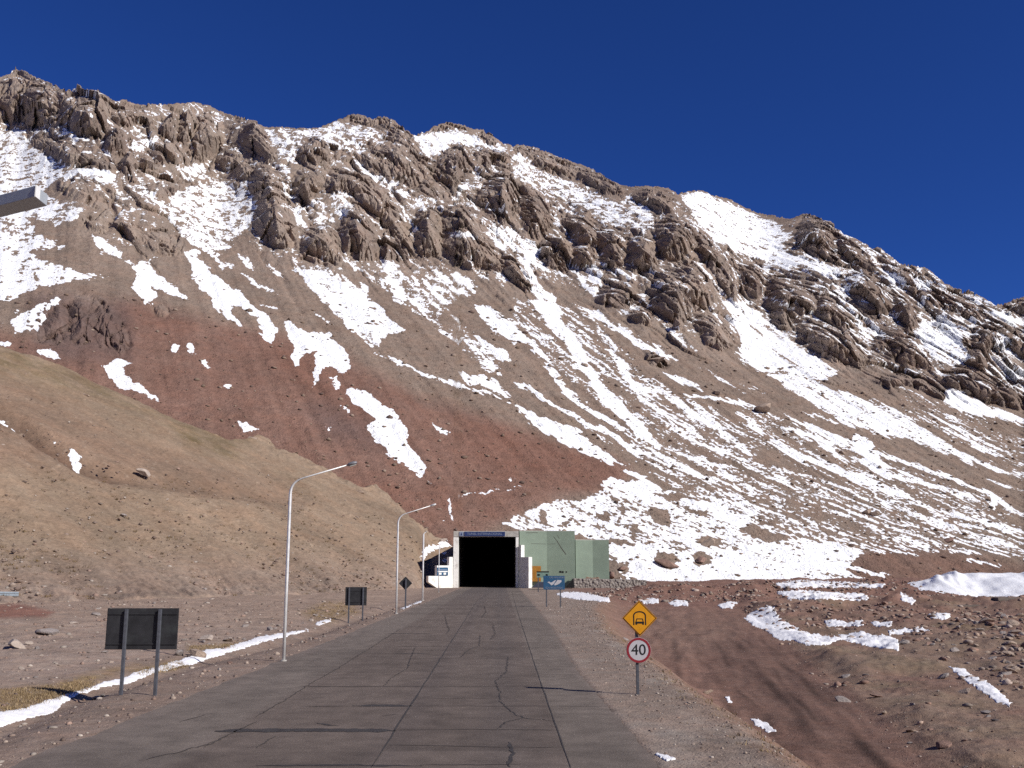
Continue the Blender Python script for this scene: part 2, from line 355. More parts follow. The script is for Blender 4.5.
# snow lying in runnels: (line, width in px, density)
STREAKS = [
    ([(376, 353), (395, 362), (410, 368), (430, 377), (470, 388), (512, 402)], 3.2, .95),
    ([(100, 252), (118, 256), (137, 264)], 4, .8), ([(104, 277), (112, 277)], 1.6, .9), ([(262, 262), (282, 276), (292, 284)], 3, .7),
    ([(449, 499), (451, 508), (450, 514), (453, 519)], 4.2, 1.2), ([(456, 497), (466, 494), (480, 493), (490, 491), (505, 490), (522, 486)], 1.6, .85), ([(443, 520), (452, 518)], 1.4, 1),
    ([(420, 476), (436, 488)], 1.2, .7),
    ([(540, 303), (560, 330), (575, 350), (597, 385), (620, 410), (640, 430), (658, 447)], 13, .88),
    ([(512, 322), (545, 358), (557, 380), (585, 408), (625, 430)], 7, .8),
    ([(512, 382), (530, 389), (560, 408), (604, 431), (636, 451), (672, 466), (735, 486)], 5.5, .92),
    ([(628, 470), (640, 478), (662, 492)], 7, 1),
    ([(575, 305), (617, 327), (642, 345), (677, 360)], 7.5, .82),
    ([(607, 337), (620, 362), (632, 382), (660, 398)], 9, .82),
    ([(668, 398), (705, 420), (735, 440), (752, 455)], 9, .88),
    ([(664, 372), (702, 391)], 7, .9), ([(682, 395), (720, 398), (757, 406)], 4, .95), ([(660, 322), (697, 352)], 3.4, .8), ([(697, 366), (730, 384), (750, 396)], 2.6, .8),
    ([(634, 392), (667, 417), (687, 437), (750, 462)], 3.6, .82), ([(735, 412), (768, 436)], 6.5, .82), ([(672, 460), (720, 482), (770, 500)], 3.6, .75), ([(655, 445), (700, 460), (756, 474)], 3, .8),
    ([(560, 406), (600, 437), (640, 462), (700, 482)], 2.4, .75),
    ([(734, 352), (765, 375)], 3, .7), ([(740, 384), (764, 392)], 2.6, .8),
    ([(783, 414), (820, 432), (860, 446), (900, 460), (950, 478), (990, 495), (1026, 516)], 4.6, .9),
    ([(780, 427), (820, 440), (850, 464)], 6, .9), ([(870, 458), (890, 474), (950, 491), (990, 503)], 5, .9),
    ([(768, 440), (800, 457), (850, 475), (890, 491), (912, 499)], 8.5, .86),
    ([(768, 466), (800, 474), (860, 492), (905, 505)], 3.4, .72), ([(832, 466), (868, 478), (900, 492)], 4.5, .8),
    ([(912, 501), (960, 516), (1026, 533)], 4.6, .85), ([(904, 510), (960, 524), (1000, 534)], 2.4, .72),
    ([(912, 407), (950, 425), (990, 445), (1018, 457)], 3.8, .88), ([(935, 423), (975, 444), (1002, 458)], 3.2, .85), ([(955, 412), (1000, 426)], 2.4, .8), ([(980, 478), (1026, 492)], 3.6, .78),
    ([(795, 410), (840, 424)], 2.4, .8), ([(768, 438), (792, 441)], 3, .8), ([(800, 446), (822, 456)], 2.2, .8), ([(940, 504), (1026, 526)], 2, .7),
    ([(768, 504), (830, 512), (900, 525), (960, 530)], 2.6, .72), ([(790, 522), (850, 532), (930, 545)], 2.6, .74), ([(770, 530), (850, 542)], 2.2, .72), ([(850, 522), (940, 536), (1026, 548)], 2.4, .72), ([(960, 540), (1026, 556)], 2.6, .8), ([(946, 551), (975, 554)], 3, .9), ([(700, 490), (760, 500)], 2.8, .75),
    ([(740, 470), (800, 490)], 2.6, .72), ([(930, 440), (1026, 484)], 1.6, .6), ([(1000, 540), (1026, 544)], 3, .85), ([(960, 524), (1026, 538)], 3, .85),
    ([(965, 560), (1000, 566)], 3, .9), ([(640, 488), (700, 497), (760, 510)], 3, .8), ([(850, 566), (890, 577)], 4, .9),
]
HOLES = [   # bare ground showing through the snow
    ([(652, 560), (660, 552), (672, 551), (680, 558), (678, 567), (664, 569)], 1), ([(693, 556), (700, 552), (714, 555), (710, 562), (700, 568), (694, 562)], 1), ([(698, 540), (706, 535), (718, 538), (722, 544), (708, 545)], 1),
    ([(604, 540), (620, 539), (634, 542), (620, 545), (606, 544)], .8), ([(594, 514), (608, 512), (614, 517), (600, 519)], .8), ([(615, 506), (630, 508), (626, 514)], .7), ([(650, 508), (665, 508), (670, 524), (655, 524)], .8),
    ([(536, 512), (550, 510), (545, 526), (538, 520)], .8), ([(562, 524), (568, 524), (566, 530)], .9), ([(572, 520), (582, 522), (580, 526)], .8), ([(690, 512), (708, 510), (704, 516)], .7), ([(606, 560), (616, 560), (618, 578), (607, 578)], 1), ([(618, 562), (630, 562), (626, 574), (619, 570)], .8),
    ([(300, 352), (314, 352), (312, 366), (304, 368)], .7), ([(640, 549), (700, 550), (720, 552), (700, 553), (640, 551)], .45),
    ([(430, 150), (436, 160), (432, 166)], .5),
]

rock_mask = np.zeros(UU.shape); rock_dome = np.zeros(UU.shape)
for poly, amp in ROCKS:
    sl, ins, dist = poly_mask(poly)
    p = np.array(poly); size = math.sqrt((np.ptp(p[:, 0])) * (np.ptp(p[:, 1])))
    dome = np.where(ins, np.clip(dist / (0.42 * size + 1), 0, 1), 0) * amp * 1.15
    # rise from the foot upwards so that no face overhangs its own foot
    Yl = VV[sl]
    foot = np.where(ins, Yl, -1).max(axis=0, keepdims=True)
    hb = np.clip(foot - Yl, 0, None)
    dome = np.minimum(dome, .75 * hb)
    rock_dome[sl] = np.maximum(rock_dome[sl], dome)
    rock_mask[sl] = np.maximum(rock_mask[sl], ins.astype(float))
rock_soft = blur(rock_mask, 1)
rock_wide = blur(rock_mask, 5)
def vlim(u): return np.interp(u, [0, 450, 560, 700, 860, 1024], [262, 285, 300, 345, 372, 405])
rock_zone = blur(np.where(VV < vlim(UU) + 8, rock_mask, rock_mask * .25), 24)

snow_d = np.zeros(UU.shape)
for poly, d in SNOW:
    sl, ins, dist = poly_mask(poly)
    edge = np.clip(0.5 + np.where(ins, dist, -dist) / 3.0, 0, 1)
    snow_d[sl] = np.maximum(snow_d[sl], edge * d)
# the field of stripes: traced ones over a thin general cover
for pts, w, d in STREAKS:
    ld = line_dist(pts)
    p_ = np.array(pts, float)
    e_ = np.minimum(np.hypot(UU - p_[0, 0], VV - p_[0, 1]), np.hypot(UU - p_[-1, 0], VV - p_[-1, 1]))
    w_ = w * (.35 + .65 * np.clip(e_ / 22, 0, 1))
    snow_d = np.maximum(snow_d, d * .97 * np.clip(0.5 + (w_ * 0.5 - ld) / 2.2, 0, 1))
for poly, d in HOLES:
    sl, ins, dist = poly_mask(poly)
    edge = np.clip(0.5 + np.where(ins, dist, -dist) / 2.5, 0, 1)
    snow_d[sl] = snow_d[sl] * (1 - edge * d)

# colour zones
def zone(polys, r):
    z = np.zeros(UU.shape)
    for poly, w in polys:
        sl, ins, dist = poly_mask(poly)
        z[sl] = np.maximum(z[sl], ins * w)
    return blur(z, r)


red_zone = zone([([(-5, 330), (60, 345), (130, 300), (180, 312), (235, 326), (290, 336), (330, 348), (372, 372), (420, 396), (480, 414), (540, 436), (590, 452), (630, 466), (626, 486), (600, 490), (565, 496), (520, 512), (490, 532), (440, 560), (330, 500), (200, 440), (100, 395), (-5, 360)], 1.0)], 5)
red_hot = zone([([(256, 340), (300, 350), (318, 372), (345, 392), (378, 420), (362, 430), (320, 392), (280, 372)], .9), ([(500, 420), (560, 446), (626, 470), (600, 488), (540, 486), (480, 470), (440, 440)], .7), ([(330, 470), (420, 480), (470, 500), (440, 520), (380, 505)], .5), ([(100, 300), (150, 312), (200, 330), (170, 340), (130, 320)], .5)], 8)
mound_zone = zone([([(842, 566), (868, 549), (900, 546), (962, 552), (1026, 568), (1026, 590), (860, 590)], 1.0)], 4)
purple = zone([([(320, 400), (370, 425), (400, 448), (380, 452), (330, 436), (300, 410)], .8), ([(30, 290), (130, 300), (135, 360), (60, 360), (30, 345)], .9)], 7)
dark_zone = zone([([(630, 180), (700, 200), (800, 210), (900, 260), (1026, 300), (1026, 420), (930, 390), (870, 350), (840, 300), (760, 280), (700, 250), (640, 215)], .55), ([(470, 180), (560, 200), (640, 225), (650, 275), (600, 275), (540, 240)], .3)], 14)
olive_hill = zone([([(-5, 340), (60, 360), (150, 410), (260, 440), (250, 450), (180, 430), (80, 390), (-5, 372)], .8), ([(160, 418), (230, 440), (240, 460), (190, 448)], 1.0), ([(270, 468), (330, 490), (300, 486)], .7)], 5)
hill_red = zone([([(-5, 375), (60, 400), (130, 440), (230, 470), (300, 488), (300, 500), (200, 490), (130, 476), (60, 470), (-5, 462)], .9)], 7)
gully_line = [(-10, 404), (20, 420), (45, 442), (80, 464), (110, 474), (135, 479), (190, 486), (230, 492), (300, 500)]
gully = np.exp(-(line_dist(gully_line) / 7.0) ** 2) * np.interp(UU, [0, 60, 100, 140, 300], [.8, 1, 1, .6, .25])
hill_snow = np.zeros(UU.shape)
for poly in ([(-5, 404), (8, 413), (22, 424), (24, 430), (12, 427), (-5, 414)], [(69, 447), (76, 449), (85, 461), (82, 466), (76, 460), (71, 454)], [(52, 437), (58, 440), (56, 442)], [(421, 557), (424, 548), (432, 545), (445, 540), (457, 538), (457, 546), (446, 546), (436, 549), (428, 555), (424, 561)], [(441, 554), (447, 551), (446, 555)], [(441, 562), (443, 559), (449, 558), (449, 562)]):
    sl, ins, dist = poly_mask(poly)
    hill_snow[sl] = np.maximum(hill_snow[sl], np.clip(0.5 + np.where(ins, dist, -dist) / 2.5, 0, 1))

# ------------------------------------------------------------------ helpers
def smesh(name, V, Fc, mat=None, smooth=True, attrs=None, parent=None):
    me = bpy.data.meshes.new(name)
    V = np.asarray(V, np.float32); Fc = np.asarray(Fc, np.int32)
    k = Fc.shape[1]
    me.vertices.add(len(V)); me.vertices.foreach_set('co', V.ravel())
    me.loops.add(Fc.size); me.loops.foreach_set('vertex_index', Fc.ravel())
    me.polygons.add(len(Fc))
    me.polygons.foreach_set('loop_start', np.arange(0, Fc.size, k, dtype=np.int32))
    me.polygons.foreach_set('loop_total', np.full(len(Fc), k, np.int32))
    if smooth: me.polygons.foreach_set('use_smooth', np.ones(len(Fc), bool))
    me.update(calc_edges=True); me.validate()
    for nm, arr in (attrs or {}).items():
        arr = np.asarray(arr, np.float32)
        if arr.ndim == 2:
            a = me.attributes.new(nm, 'FLOAT_COLOR', 'POINT')
            rgba = np.ones((len(arr), 4), np.float32); rgba[:, :3] = arr
            a.data.foreach_set('color', rgba.ravel())
        else:
            a = me.attributes.new(nm, 'FLOAT', 'POINT'); a.data.foreach_set('value', arr)
    o = bpy.data.objects.new(name, me)
    if mat: me.materials.append(mat)
    COL.objects.link(o)
    if parent: o.parent = parent
    return o


def grid_faces(nr, nc, keep=None):
    idx = np.arange(nr * nc).reshape(nr, nc)
    f = np.stack([idx[:-1, :-1], idx[:-1, 1:], idx[1:, 1:], idx[1:, :-1]], -1).reshape(-1, 4)
    if keep is not None: f = f[keep.reshape(-1)]
    return f


class MB:
    def __init__(self): self.v = []; self.f = []

    def add(self, vs, fs):
        o = len(self.v); self.v += [tuple(p) for p in vs]; self.f += [tuple(i + o for i in q) for q in fs]
        return self

    def box(self, x0, y0, z0, x1, y1, z1):
        vs = [(x, y, z) for z in (z0, z1) for y in (y0, y1) for x in (x0, x1)]
        return self.add(vs, [(0, 2, 3, 1), (4, 5, 7, 6), (0, 1, 5, 4), (2, 6, 7, 3), (0, 4, 6, 2), (1, 3, 7, 5)])

    def prism(self, pts, off):
        """polygon (3-D points) pushed along off"""
        n = len(pts); off = Vector(off)
        a = [Vector(p) for p in pts]; b = [p + off for p in a]
        fs = [tuple(range(n)), tuple(range(2 * n - 1, n - 1, -1))]
        for i in range(n):
            j = (i + 1) % n; fs.append((j, i, n + i, n + j))
        return self.add(a + b, fs)

    def tube(self, path, r0, r1=None, n=10, cap=True):
        if r1 is None: r1 = r0
        path = [Vector(p) for p in path]; m = len(path); vs = []; fs = []
        for i, p in enumerate(path):
            d = (path[min(i + 1, m - 1)] - path[max(i - 1, 0)]).normalized()
            a = d.cross(Vector((0, 1, 0.0)));
            if a.length < .1: a = d.cross(Vector((1, 0, 0)))
            a.normalize(); b = d.cross(a)
            r = r0 + (r1 - r0) * i / max(1, m - 1)
            for k in range(n):
                w = 2 * PI * k / n
                vs.append(p + a * (math.cos(w) * r) + b * (math.sin(w) * r))
        for i in range(m - 1):
            for k in range(n):
                k2 = (k + 1) % n
                fs.append((i * n + k, i * n + k2, (i + 1) * n + k2, (i + 1) * n + k))
        if cap: fs += [tuple(range(n - 1, -1, -1)), tuple((m - 1) * n + k for k in range(n))]
        return self.add(vs, fs)

    def build(self, name, mat, parent=None, bevel=0.0, smooth=False, rel=None):
        me = bpy.data.meshes.new(name)
        vs = self.v
        if rel is not None: vs = [(x - rel[0], y - rel[1], z - rel[2]) for x, y, z in vs]
        me.from_pydata(vs, [], self.f); me.update()
        bm = bmesh.new(); bm.from_mesh(me)
        bmesh.ops.recalc_face_normals(bm, faces=bm.faces)
        if bevel > 0:
            es = [e for e in bm.edges if len(e.link_faces) == 2 and e.calc_face_angle(0) > .6]
            bmesh.ops.bevel(bm, geom=es, offset=bevel, segments=2, affect='EDGES', profile=.6)
        bm.to_mesh(me); bm.free()
        if smooth:
            me.polygons.foreach_set('use_smooth', np.ones(len(me.polygons), bool))
        o = bpy.data.objects.new(name, me); me.materials.append(mat); COL.objects.link(o)
        if parent: o.parent = parent
        return o


def empty(name, loc, rz=0.0):
    o = bpy.data.objects.new(name, None); o.location = loc; o.rotation_euler = (0, 0, rz)
    o.empty_display_size = .3
    COL.objects.link(o); return o


def tag(o, label=None, cat=None, group=None, kind=None):
    if label: o['label'] = label
    if cat: o['category'] = cat
    if group: o['group'] = group
    if kind: o['kind'] = kind
    return o


def struct(o): return tag(o, kind='structure')


def copy_tree(o, parent=None):
    c = o.copy(); COL.objects.link(c)
    if parent: c.parent = parent
    for ch in list(o.children): copy_tree(ch, c)
    return c


# ------------------------------------------------------------------ materials
def mat_new(name):
    m = bpy.data.materials.new(name); m.use_nodes = True
    nt = m.node_tree; b = nt.nodes['Principled BSDF']
    return m, nt, b


def N(nt, typ, **kw):
    n = nt.nodes.new(typ)
    for k, v in kw.items():
        if k.startswith('i_'): n.inputs[k[2:].replace('_', ' ')].default_value = v
        else: setattr(n, k, v)
    return n


def noise(nt, vec, scale, detail=4, rough=.55):
    n = N(nt, 'ShaderNodeTexNoise'); n.inputs['Scale'].default_value = scale
    n.inputs['Detail'].default_value = detail; n.inputs['Roughness'].default_value = rough
    nt.links.new(vec, n.inputs['Vector']); return n.outputs['Fac']


def math_n(nt, op, a, b=None, c=None):
    n = N(nt, 'ShaderNodeMath', operation=op)
    for i, x in enumerate((a, b, c)):
        if x is None: continue
        if isinstance(x, (int, float)): n.inputs[i].default_value = x
        else: nt.links.new(x, n.inputs[i])
    return n.outputs[0]


def mapr(nt, x, a, b, c, d):
    n = N(nt, 'ShaderNodeMapRange'); n.clamp = True
    for k, v in zip(('From Min', 'From Max', 'To Min', 'To Max'), (a, b, c, d)): n.inputs[k].default_value = v
    nt.links.new(x, n.inputs['Value']); return n.outputs['Result']


def mixc(nt, fac, a, b, mode='MIX'):
    n = N(nt, 'ShaderNodeMix', data_type='RGBA', blend_type=mode)
    if isinstance(fac, (int, float)): n.inputs[0].default_value = fac
    else: nt.links.new(fac, n.inputs[0])
    for s, x in ((6, a), (7, b)):
        if isinstance(x, tuple): n.inputs[s].default_value = (*x, 1)
        else: nt.links.new(x, n.inputs[s])
    return n.outputs[2]


def gray(nt, x):
    n = N(nt, 'ShaderNodeCombineColor')
    for i in range(3): nt.links.new(x, n.inputs[i])
    return n.outputs[0]


def bump(nt, h, dist, strength=1.0):
    n = N(nt, 'ShaderNodeBump'); n.inputs['Distance'].default_value = dist; n.inputs['Strength'].default_value = strength
    nt.links.new(h, n.inputs['Height']); return n.outputs['Normal']


def terrain_mat(name, scales, contrast, bump_d, snow_noise=None, rough=.95):
    """tint attribute varied by noise; snow attribute thresholded over it"""
    m, nt, b = mat_new(name)
    tc = N(nt, 'ShaderNodeTexCoord').outputs['Object']
    at = N(nt, 'ShaderNodeAttribute', attribute_name='tint').outputs['Color']
    s1, s2, s3 = scales
    n1 = noise(nt, tc, s1, 5, .6); n2 = noise(nt, tc, s2, 5, .65); n3 = noise(nt, tc, s3, 3, .6)
    f = math_n(nt, 'ADD', math_n(nt, 'MULTIPLY', n1, .9), math_n(nt, 'ADD', math_n(nt, 'MULTIPLY', n2, 1.1), math_n(nt, 'MULTIPLY', n3, .9)))
    f = mapr(nt, f, .9, 2.0, 1 - contrast, 1 + contrast)
    col = mixc(nt, 1.0, at, gray(nt, f), 'MULTIPLY')
    # a few paler and redder grains
    hue = mapr(nt, noise(nt, tc, s2 * .37, 3), .4, .65, 0, .35)
    col = mixc(nt, hue, col, mixc(nt, 1.0, col, (1.12, .94, .84), 'MULTIPLY'))
    hgt = math_n(nt, 'ADD', n2, math_n(nt, 'MULTIPLY', n3, .6))
    nrm = bump(nt, hgt, bump_d)
    nt.links.new(nrm, b.inputs['Normal'])
    b.inputs['Roughness'].default_value = rough; b.inputs['Specular IOR Level'].default_value = .15
    if snow_noise:
        sn = N(nt, 'ShaderNodeAttribute', attribute_name='snow').outputs['Fac']
        e = math_n(nt, 'ADD', sn, math_n(nt, 'MULTIPLY', math_n(nt, 'SUBTRACT', noise(nt, tc, snow_noise, 3, .6), .5), .38))
        fac = mapr(nt, e, .47, .53, 0, 1)
        col = mixc(nt, fac, col, (.88, .89, .91))
        nt.links.new(mapr(nt, fac, 0, 1, rough, .6), b.inputs['Roughness'])
    nt.links.new(col, b.inputs['Base Color'])
    return m


def plain(name, col, rough=.6, metal=0.0, var=.12, scale=6.0, bump_d=0.0, dirt=None):
    m, nt, b = mat_new(name)
    tc = N(nt, 'ShaderNodeTexCoord').outputs['Object']
    n1 = noise(nt, tc, scale, 5, .6)
    f = mapr(nt, n1, .3, .7, 1 - var, 1 + var)
    c = mixc(nt, 1.0, col, gray(nt, f), 'MULTIPLY')
    if dirt:
        d = mapr(nt, noise(nt, tc, dirt[1], 6, .65), .52, .72, 0, dirt[2])
        c = mixc(nt, d, c, dirt[0])
    nt.links.new(c, b.inputs['Base Color'])
    nt.links.new(mapr(nt, n1, .3, .7, max(0, rough - .1), min(1, rough + .1)), b.inputs['Roughness'])
    b.inputs['Metallic'].default_value = metal; b.inputs['Specular IOR Level'].default_value = .3
    if bump_d: nt.links.new(bump(nt, noise(nt, tc, scale * 4, 4), bump_d), b.inputs['Normal'])
    return m


M_MOUNT = terrain_mat('mountain_rock', (.05, .35, 1.6), .38, .9, .55)
M_HILL = terrain_mat('hill_soil', (.08, .5, 2.4), .30, .30, 1.2)
M_GROUND = terrain_mat('gravel_soil', (.35, 3.0, 17.0), .46, .055)
M_ROAD = None
M_SNOW = plain('old_snow', (.83, .83, .85), .65, var=.06, scale=2.5, bump_d=.02, dirt=((.45, .38, .33), 5.0, .45))
M_SNOW_DIRTY = plain('dirty_snow', (.84, .85, .88), .6, var=.05, scale=1.0, bump_d=.05, dirt=((.42, .34, .29), 3.0, .5))

# ------------------------------------------------------------------ mountain
ALPHA = math.radians(25); SA, CA = math.sin(ALPHA), math.cos(ALPHA)
SC = H / 2.7
# depth of the base slope, found by walking every survey column up from the valley floor
V0 = 606
gcol, _ = ray(UU[0], np.full(RW, 590.0))
Draster = np.zeros(UU.shape)
for j in range(RH - 1, -1, -1):
    v = VV[j]
    g, t = ray(UU[j], v)
    k = CA - g * SA
    if v[0] > V0:
        Draster[j] = 110 * SC / (.56 * k - t)
    else:
        s = k * (.56 + .07 * sst(560, 380, v) + .52 * rock_zone[j])
        _, t1 = ray(UU[j], v + 1)
        Draster[j] = Draster[j + 1] * (1 + (t - t1) / np.maximum(s - t, .09))
Draster = blur(Draster, 3)

du = .82
us = np.arange(-110, 1136, du); NC = len(us)
NR = 690
vb = np.full(NC, 606.0)
inp = np.interp(us, [453, 462, 520, 546], [0, 1, 1, 0])
vb = 606 + (536.5 - 606) * inp
excess = np.zeros(NC)


def mountain_points(excess, iters=2):
    top = ridge_v(us) + excess + (2.6 * fbm(us / 11, us * 0 + 3, 151, 4) + 1.6 * np.abs(perlin(us / 3.1, us * 0 + 8, 152)) - .6) * sst(-1, 2, ridge_v(us))
    w = np.linspace(0, 1, NR)[:, None]
    v = vb[None, :] * (1 - w) + top[None, :] * w
    u = np.repeat(us[None, :], NR, 0)
    g, t = ray(u, v)
    Dp = sample(Draster, u, v)
    bx = g * Dp; by = Dp; bz = H + t * Dp
    c = bx * CA + by * SA            # along the contour
    f = -bx * SA + by * CA           # up the fall line
    ww = perlin(c / 26, bz / 26, 5) * 5; wv = perlin(c / 26 + 9, bz / 26, 6) * 5
    cw = c + ww + perlin(c / 5, bz / 5, 15) * .7; zw = bz + wv + perlin(c / 5, bz / 5, 16) * .7
    def blk(L, st, seed):
        f1, f2, idv = worley(cw / L, zw / (L * st), seed)
        return np.clip((f2 - f1) * 1.7, 0, 1) ** .7 + .35 * (idv - .5)
    sk = cw + .30 * zw
    crag = 3.4 * facets(sk / 26, zw / 38, 51, 1.25, .35) + 2.0 * facets(cw / 13 - .2 * zw / 13, zw / 22, 52, 1.5, .38) + .80 * facets(sk / 5.2, zw / 11, 53, 1.4, .42) + .34 * facets(cw / 2.2, zw / 4, 54, 1.3, .5)
    vr1, vr2, _v = worley((cw + .12 * zw) / 8.5, zw / 42, 58)
    vcr = np.clip(1 - (vr2 - vr1) * 8, 0, 1)
    fr1, fr2, _i = worley((cw + .5 * zw) / 24, (zw - .3 * cw) / 30, 57)
    fis = np.clip(1 - (fr2 - fr1) * 9, 0, 1)
    crag = crag * 1.3
    rough_rock = crag - 2.4 * fis - 1.5 * vcr * sst(820, 560, u) - .6 * fis * sst(560, 820, u) + .35 * ridged(cw / 5, zw / 7, 8, 4)
    scree = .5 * fbm(bx / 30, by / 30, 21, 4) + 1.1 * perlin(c / 9, f / 160, 22) + .5 * perlin(c / 3.2, f / 70, 23) + .35 * fbm(bx / 3, by / 3, 24, 3)
    lumps_f1, lumps_f2, lid = worley(bx / 9, by / 9, 77)
    lump = np.where(lid > .78, np.clip(1 - lumps_f1 / .28, 0, 1) ** .6, 0) * .9
    us_, vs_ = u, v
    ex, ey, ez = -g, -np.ones_like(g), -t
    nl = np.sqrt(ex ** 2 + ey ** 2 + ez ** 2); ex /= nl; ey /= nl; ez /= nl
    nx, ny, nz = .23, -.49, .84
    for it in range(iters):
        rm = sample(rock_soft, us_, vs_); dm = sample(rock_dome, us_, vs_); rw = sample(rock_wide, us_, vs_)
        zr = sample(rock_zone, us_, vs_)
        prox = np.clip((vs_ - ridge_v(us_)) / 8, .4, 1)
        sd_ = sample(snow_d, us_, vs_)
        gap = (1 - rm) * np.clip(zr * 2.6 - .15, 0, 1) * np.clip(1.25 - sd_, .22, 1)
        dsp = rm * rough_rock + dm * .78 * prox + (1 - rm) * (scree * (1 - .5 * rw) + lump) + gap * (.72 * crag - 1.6 * fis)
        dsp = dsp * np.clip(by / 600, .35, 1.25)
        ddx = ex * .8 + nx * .55; ddy = ey * .8 + ny * .55; ddz = ez * .8 + nz * .55
        X = bx + ddx * dsp; Y = by + ddy * dsp; Z = bz + ddz * dsp
        us_, vs_ = project(X, Y, Z)
    return X, Y, Z, us_, vs_, c, f, bz, rm, zr, u, v


X, Y, Z, pu, pv, cc, ff, bz, rm, zr, u0, v0 = mountain_points(excess, 2)
silh = pv.min(axis=0)
ex1 = ridge_v(us) - silh
ker = np.ones(9) / 9
ex1 = np.convolve(np.pad(ex1, 4, mode='edge'), ker, 'valid')
X, Y, Z, pu, pv, cc, ff, bz, rm, zr, u0, v0 = mountain_points(np.clip(ex1, -4, 16), 3)

# snow cover
wu = 3.0 * perlin(cc / 7, ff / 14, 31) + 1.6 * perlin(cc / 2.6, ff / 5, 32) + .8 * perlin(cc / 1.1, ff / 2.2, 33)
wv_ = 2.2 * perlin(cc / 6, ff / 16, 34) + 1.3 * perlin(cc / 2.3, ff / 5, 35) + .7 * perlin(cc / 1.0, ff / 2.0, 36)
dens = sample(snow_d, pu + wu * 1.3, pv + wv_ * 1.3)
fine = perlin(cc / 1.25, bz / .8, 37) + .7 * perlin(cc / .7, bz / .5, 38)
iso = fbm(cc / 6, ff / 9, 41, 4, .6)
cs = cc - 150 * np.exp(-(np.clip(ff, 200, None) - 228) / 48) + 3.2 * perlin(cc / 18, ff / 26, 145) + 1.2 * perlin(cc / 6, ff / 9, 146)
strk = (.62 * perlin(cs / 3.0, ff / 34, 42) + .34 * perlin(cs / 1.3, ff / 17, 43) + .42 * perlin(cs / 7, ff / 60, 46)) * (.75 + .6 * perlin(cc / 30, ff / 40, 147)) + .25 * fbm(cc / 2, ff / 3, 148, 3)
ledge = .45 * perlin(cc / 12, bz / 2.2, 44) + .35 * perlin(cc / 5, bz / 1.0, 45) + .55 * fbm(cc / 3.5, bz / 2.4, 47, 3)
lower = sst(180, 285, pv)
n_snow = ((.55 + .5 * sst(360, 300, pv)) * iso + .8 * (ledge * (1 - lower) + strk * lower * .9 + ledge * lower * .25))
# where facets lie flatter snow holds better
dZ = np.gradient(Z, axis=0); dYh = np.hypot(np.gradient(Y, axis=0), np.gradient(X, axis=0)) + 1e-3
steep = blur(np.clip(dZ / dYh, -1, 4), 1)
up_zone = np.clip(zr * 3.4 - .25, 0, 1) * sst(vlim(pu) + 8, vlim(pu) - 16, pv) * sst(0, 12, pv - ridge_v(pu) + 10)
base_d = np.maximum(np.where(pv < 290, dens * .93, dens), up_zone * (.475 + .05 * sst(560, 900, pu)) * (1 - .27 * rm))
midn = np.clip(1 - np.abs(base_d - .62) / .45, 0, 1)
snow = base_d + (.58 + .24 * midn) * n_snow + (.16 + .16 * midn) * fine + up_zone * np.clip(.66 - steep, -.40, .45) * .5 * np.clip(1 - dens * 1.3, .25, 1) - rm * .05
w1_, w2_, wi_ = worley(cc / 3.4, bz / 2.0, 39)
poke = np.where(wi_ > .35, np.clip(1 - w1_ / (.16 + .30 * wi_), 0, 1), 0) * np.clip(.25 + 1.5 * fbm(cc / 16, ff / 26, 49, 3), 0, 1)
terr = sst(.34, .6, perlin(cc / 9, bz / 1.15, 40) + .3 * perlin(cc / 3, bz / 3, 48)) * (.35 + .65 * sst(280, 300, pu) * sst(430, 400, pu) * sst(255, 275, pv)) * sst(470, 330, pv)
snow = snow - .75 * poke - .38 * terr
snow = np.where((dens > .97) & (pv > 300), np.maximum(snow, dens + .3 * n_snow + .12 * fine - .7 * poke), snow)

# colours
def lerp3(a, b, w): return a + (np.asarray(b) - a) * w[..., None]
tint = np.zeros(X.shape + (3,)); tint[:] = (.222, .168, .134)
vz = sst(330, 520, pv)
tint = lerp3(tint, (.210, .160, .128), vz)
rk = np.clip(np.maximum(rm, 1.9 * zr * sst(vlim(pu) + 24, vlim(pu), pv)), 0, 1)
tint = lerp3(tint, (.27, .217, .18), rk)
tint = lerp3(tint, (.15, .108, .087), sample(dark_zone, pu, pv) * np.clip(rm + .45, 0, 1))
lith = fbm(cc / 60, bz / 30, 61, 4)
tint = lerp3(tint, (.27, .205, .16), np.clip(lith, 0, 1) * rk * .8)
tint = lerp3(tint, (.155, .11, .092), np.clip(-lith, 0, 1) * rk * .9)
band = fbm(cc / 40, bz / 7, 62, 3)
tint *= (1 + .18 * band * np.clip(rm + .2, 0, 1))[..., None]
rz = np.clip(sample(red_zone, pu, pv) + .25 * fbm(cc / 12, ff / 40, 63, 3) * (sample(red_zone, pu, pv) > .05), 0, 1)
tint = lerp3(tint, (.196, .116, .090), rz * (1 - .6 * rm))
tint = lerp3(tint, (.186, .098, .072), sample(red_hot, pu, pv) * rz)
tint = lerp3(tint, (.13, .088, .078), np.clip(sample(purple, pu, pv), 0, 1))
tint = lerp3(tint, (.165, .105, .082), sample(mound_zone, pu, pv))
tint *= (1 + .18 * fbm(cc / 4, ff / 60, 64, 4) + .12 * fbm(cc / 25, ff / 25, 65, 3) + (.14 * perlin(cc / .9, bz / .7, 67) + .12 * fbm(cc / 2.2, bz / 1.5, 68, 2)) * (1 - .55 * rz))[..., None]
dirt_speck = np.clip(fbm(cc / 1.8, bz / 1.0, 66, 2) - .32, 0, 1) * 2.2
tint *= (1 - .45 * np.clip(dirt_speck, 0, 1) * (1 - rm))[..., None]
tint = np.clip(tint, .02, .6)

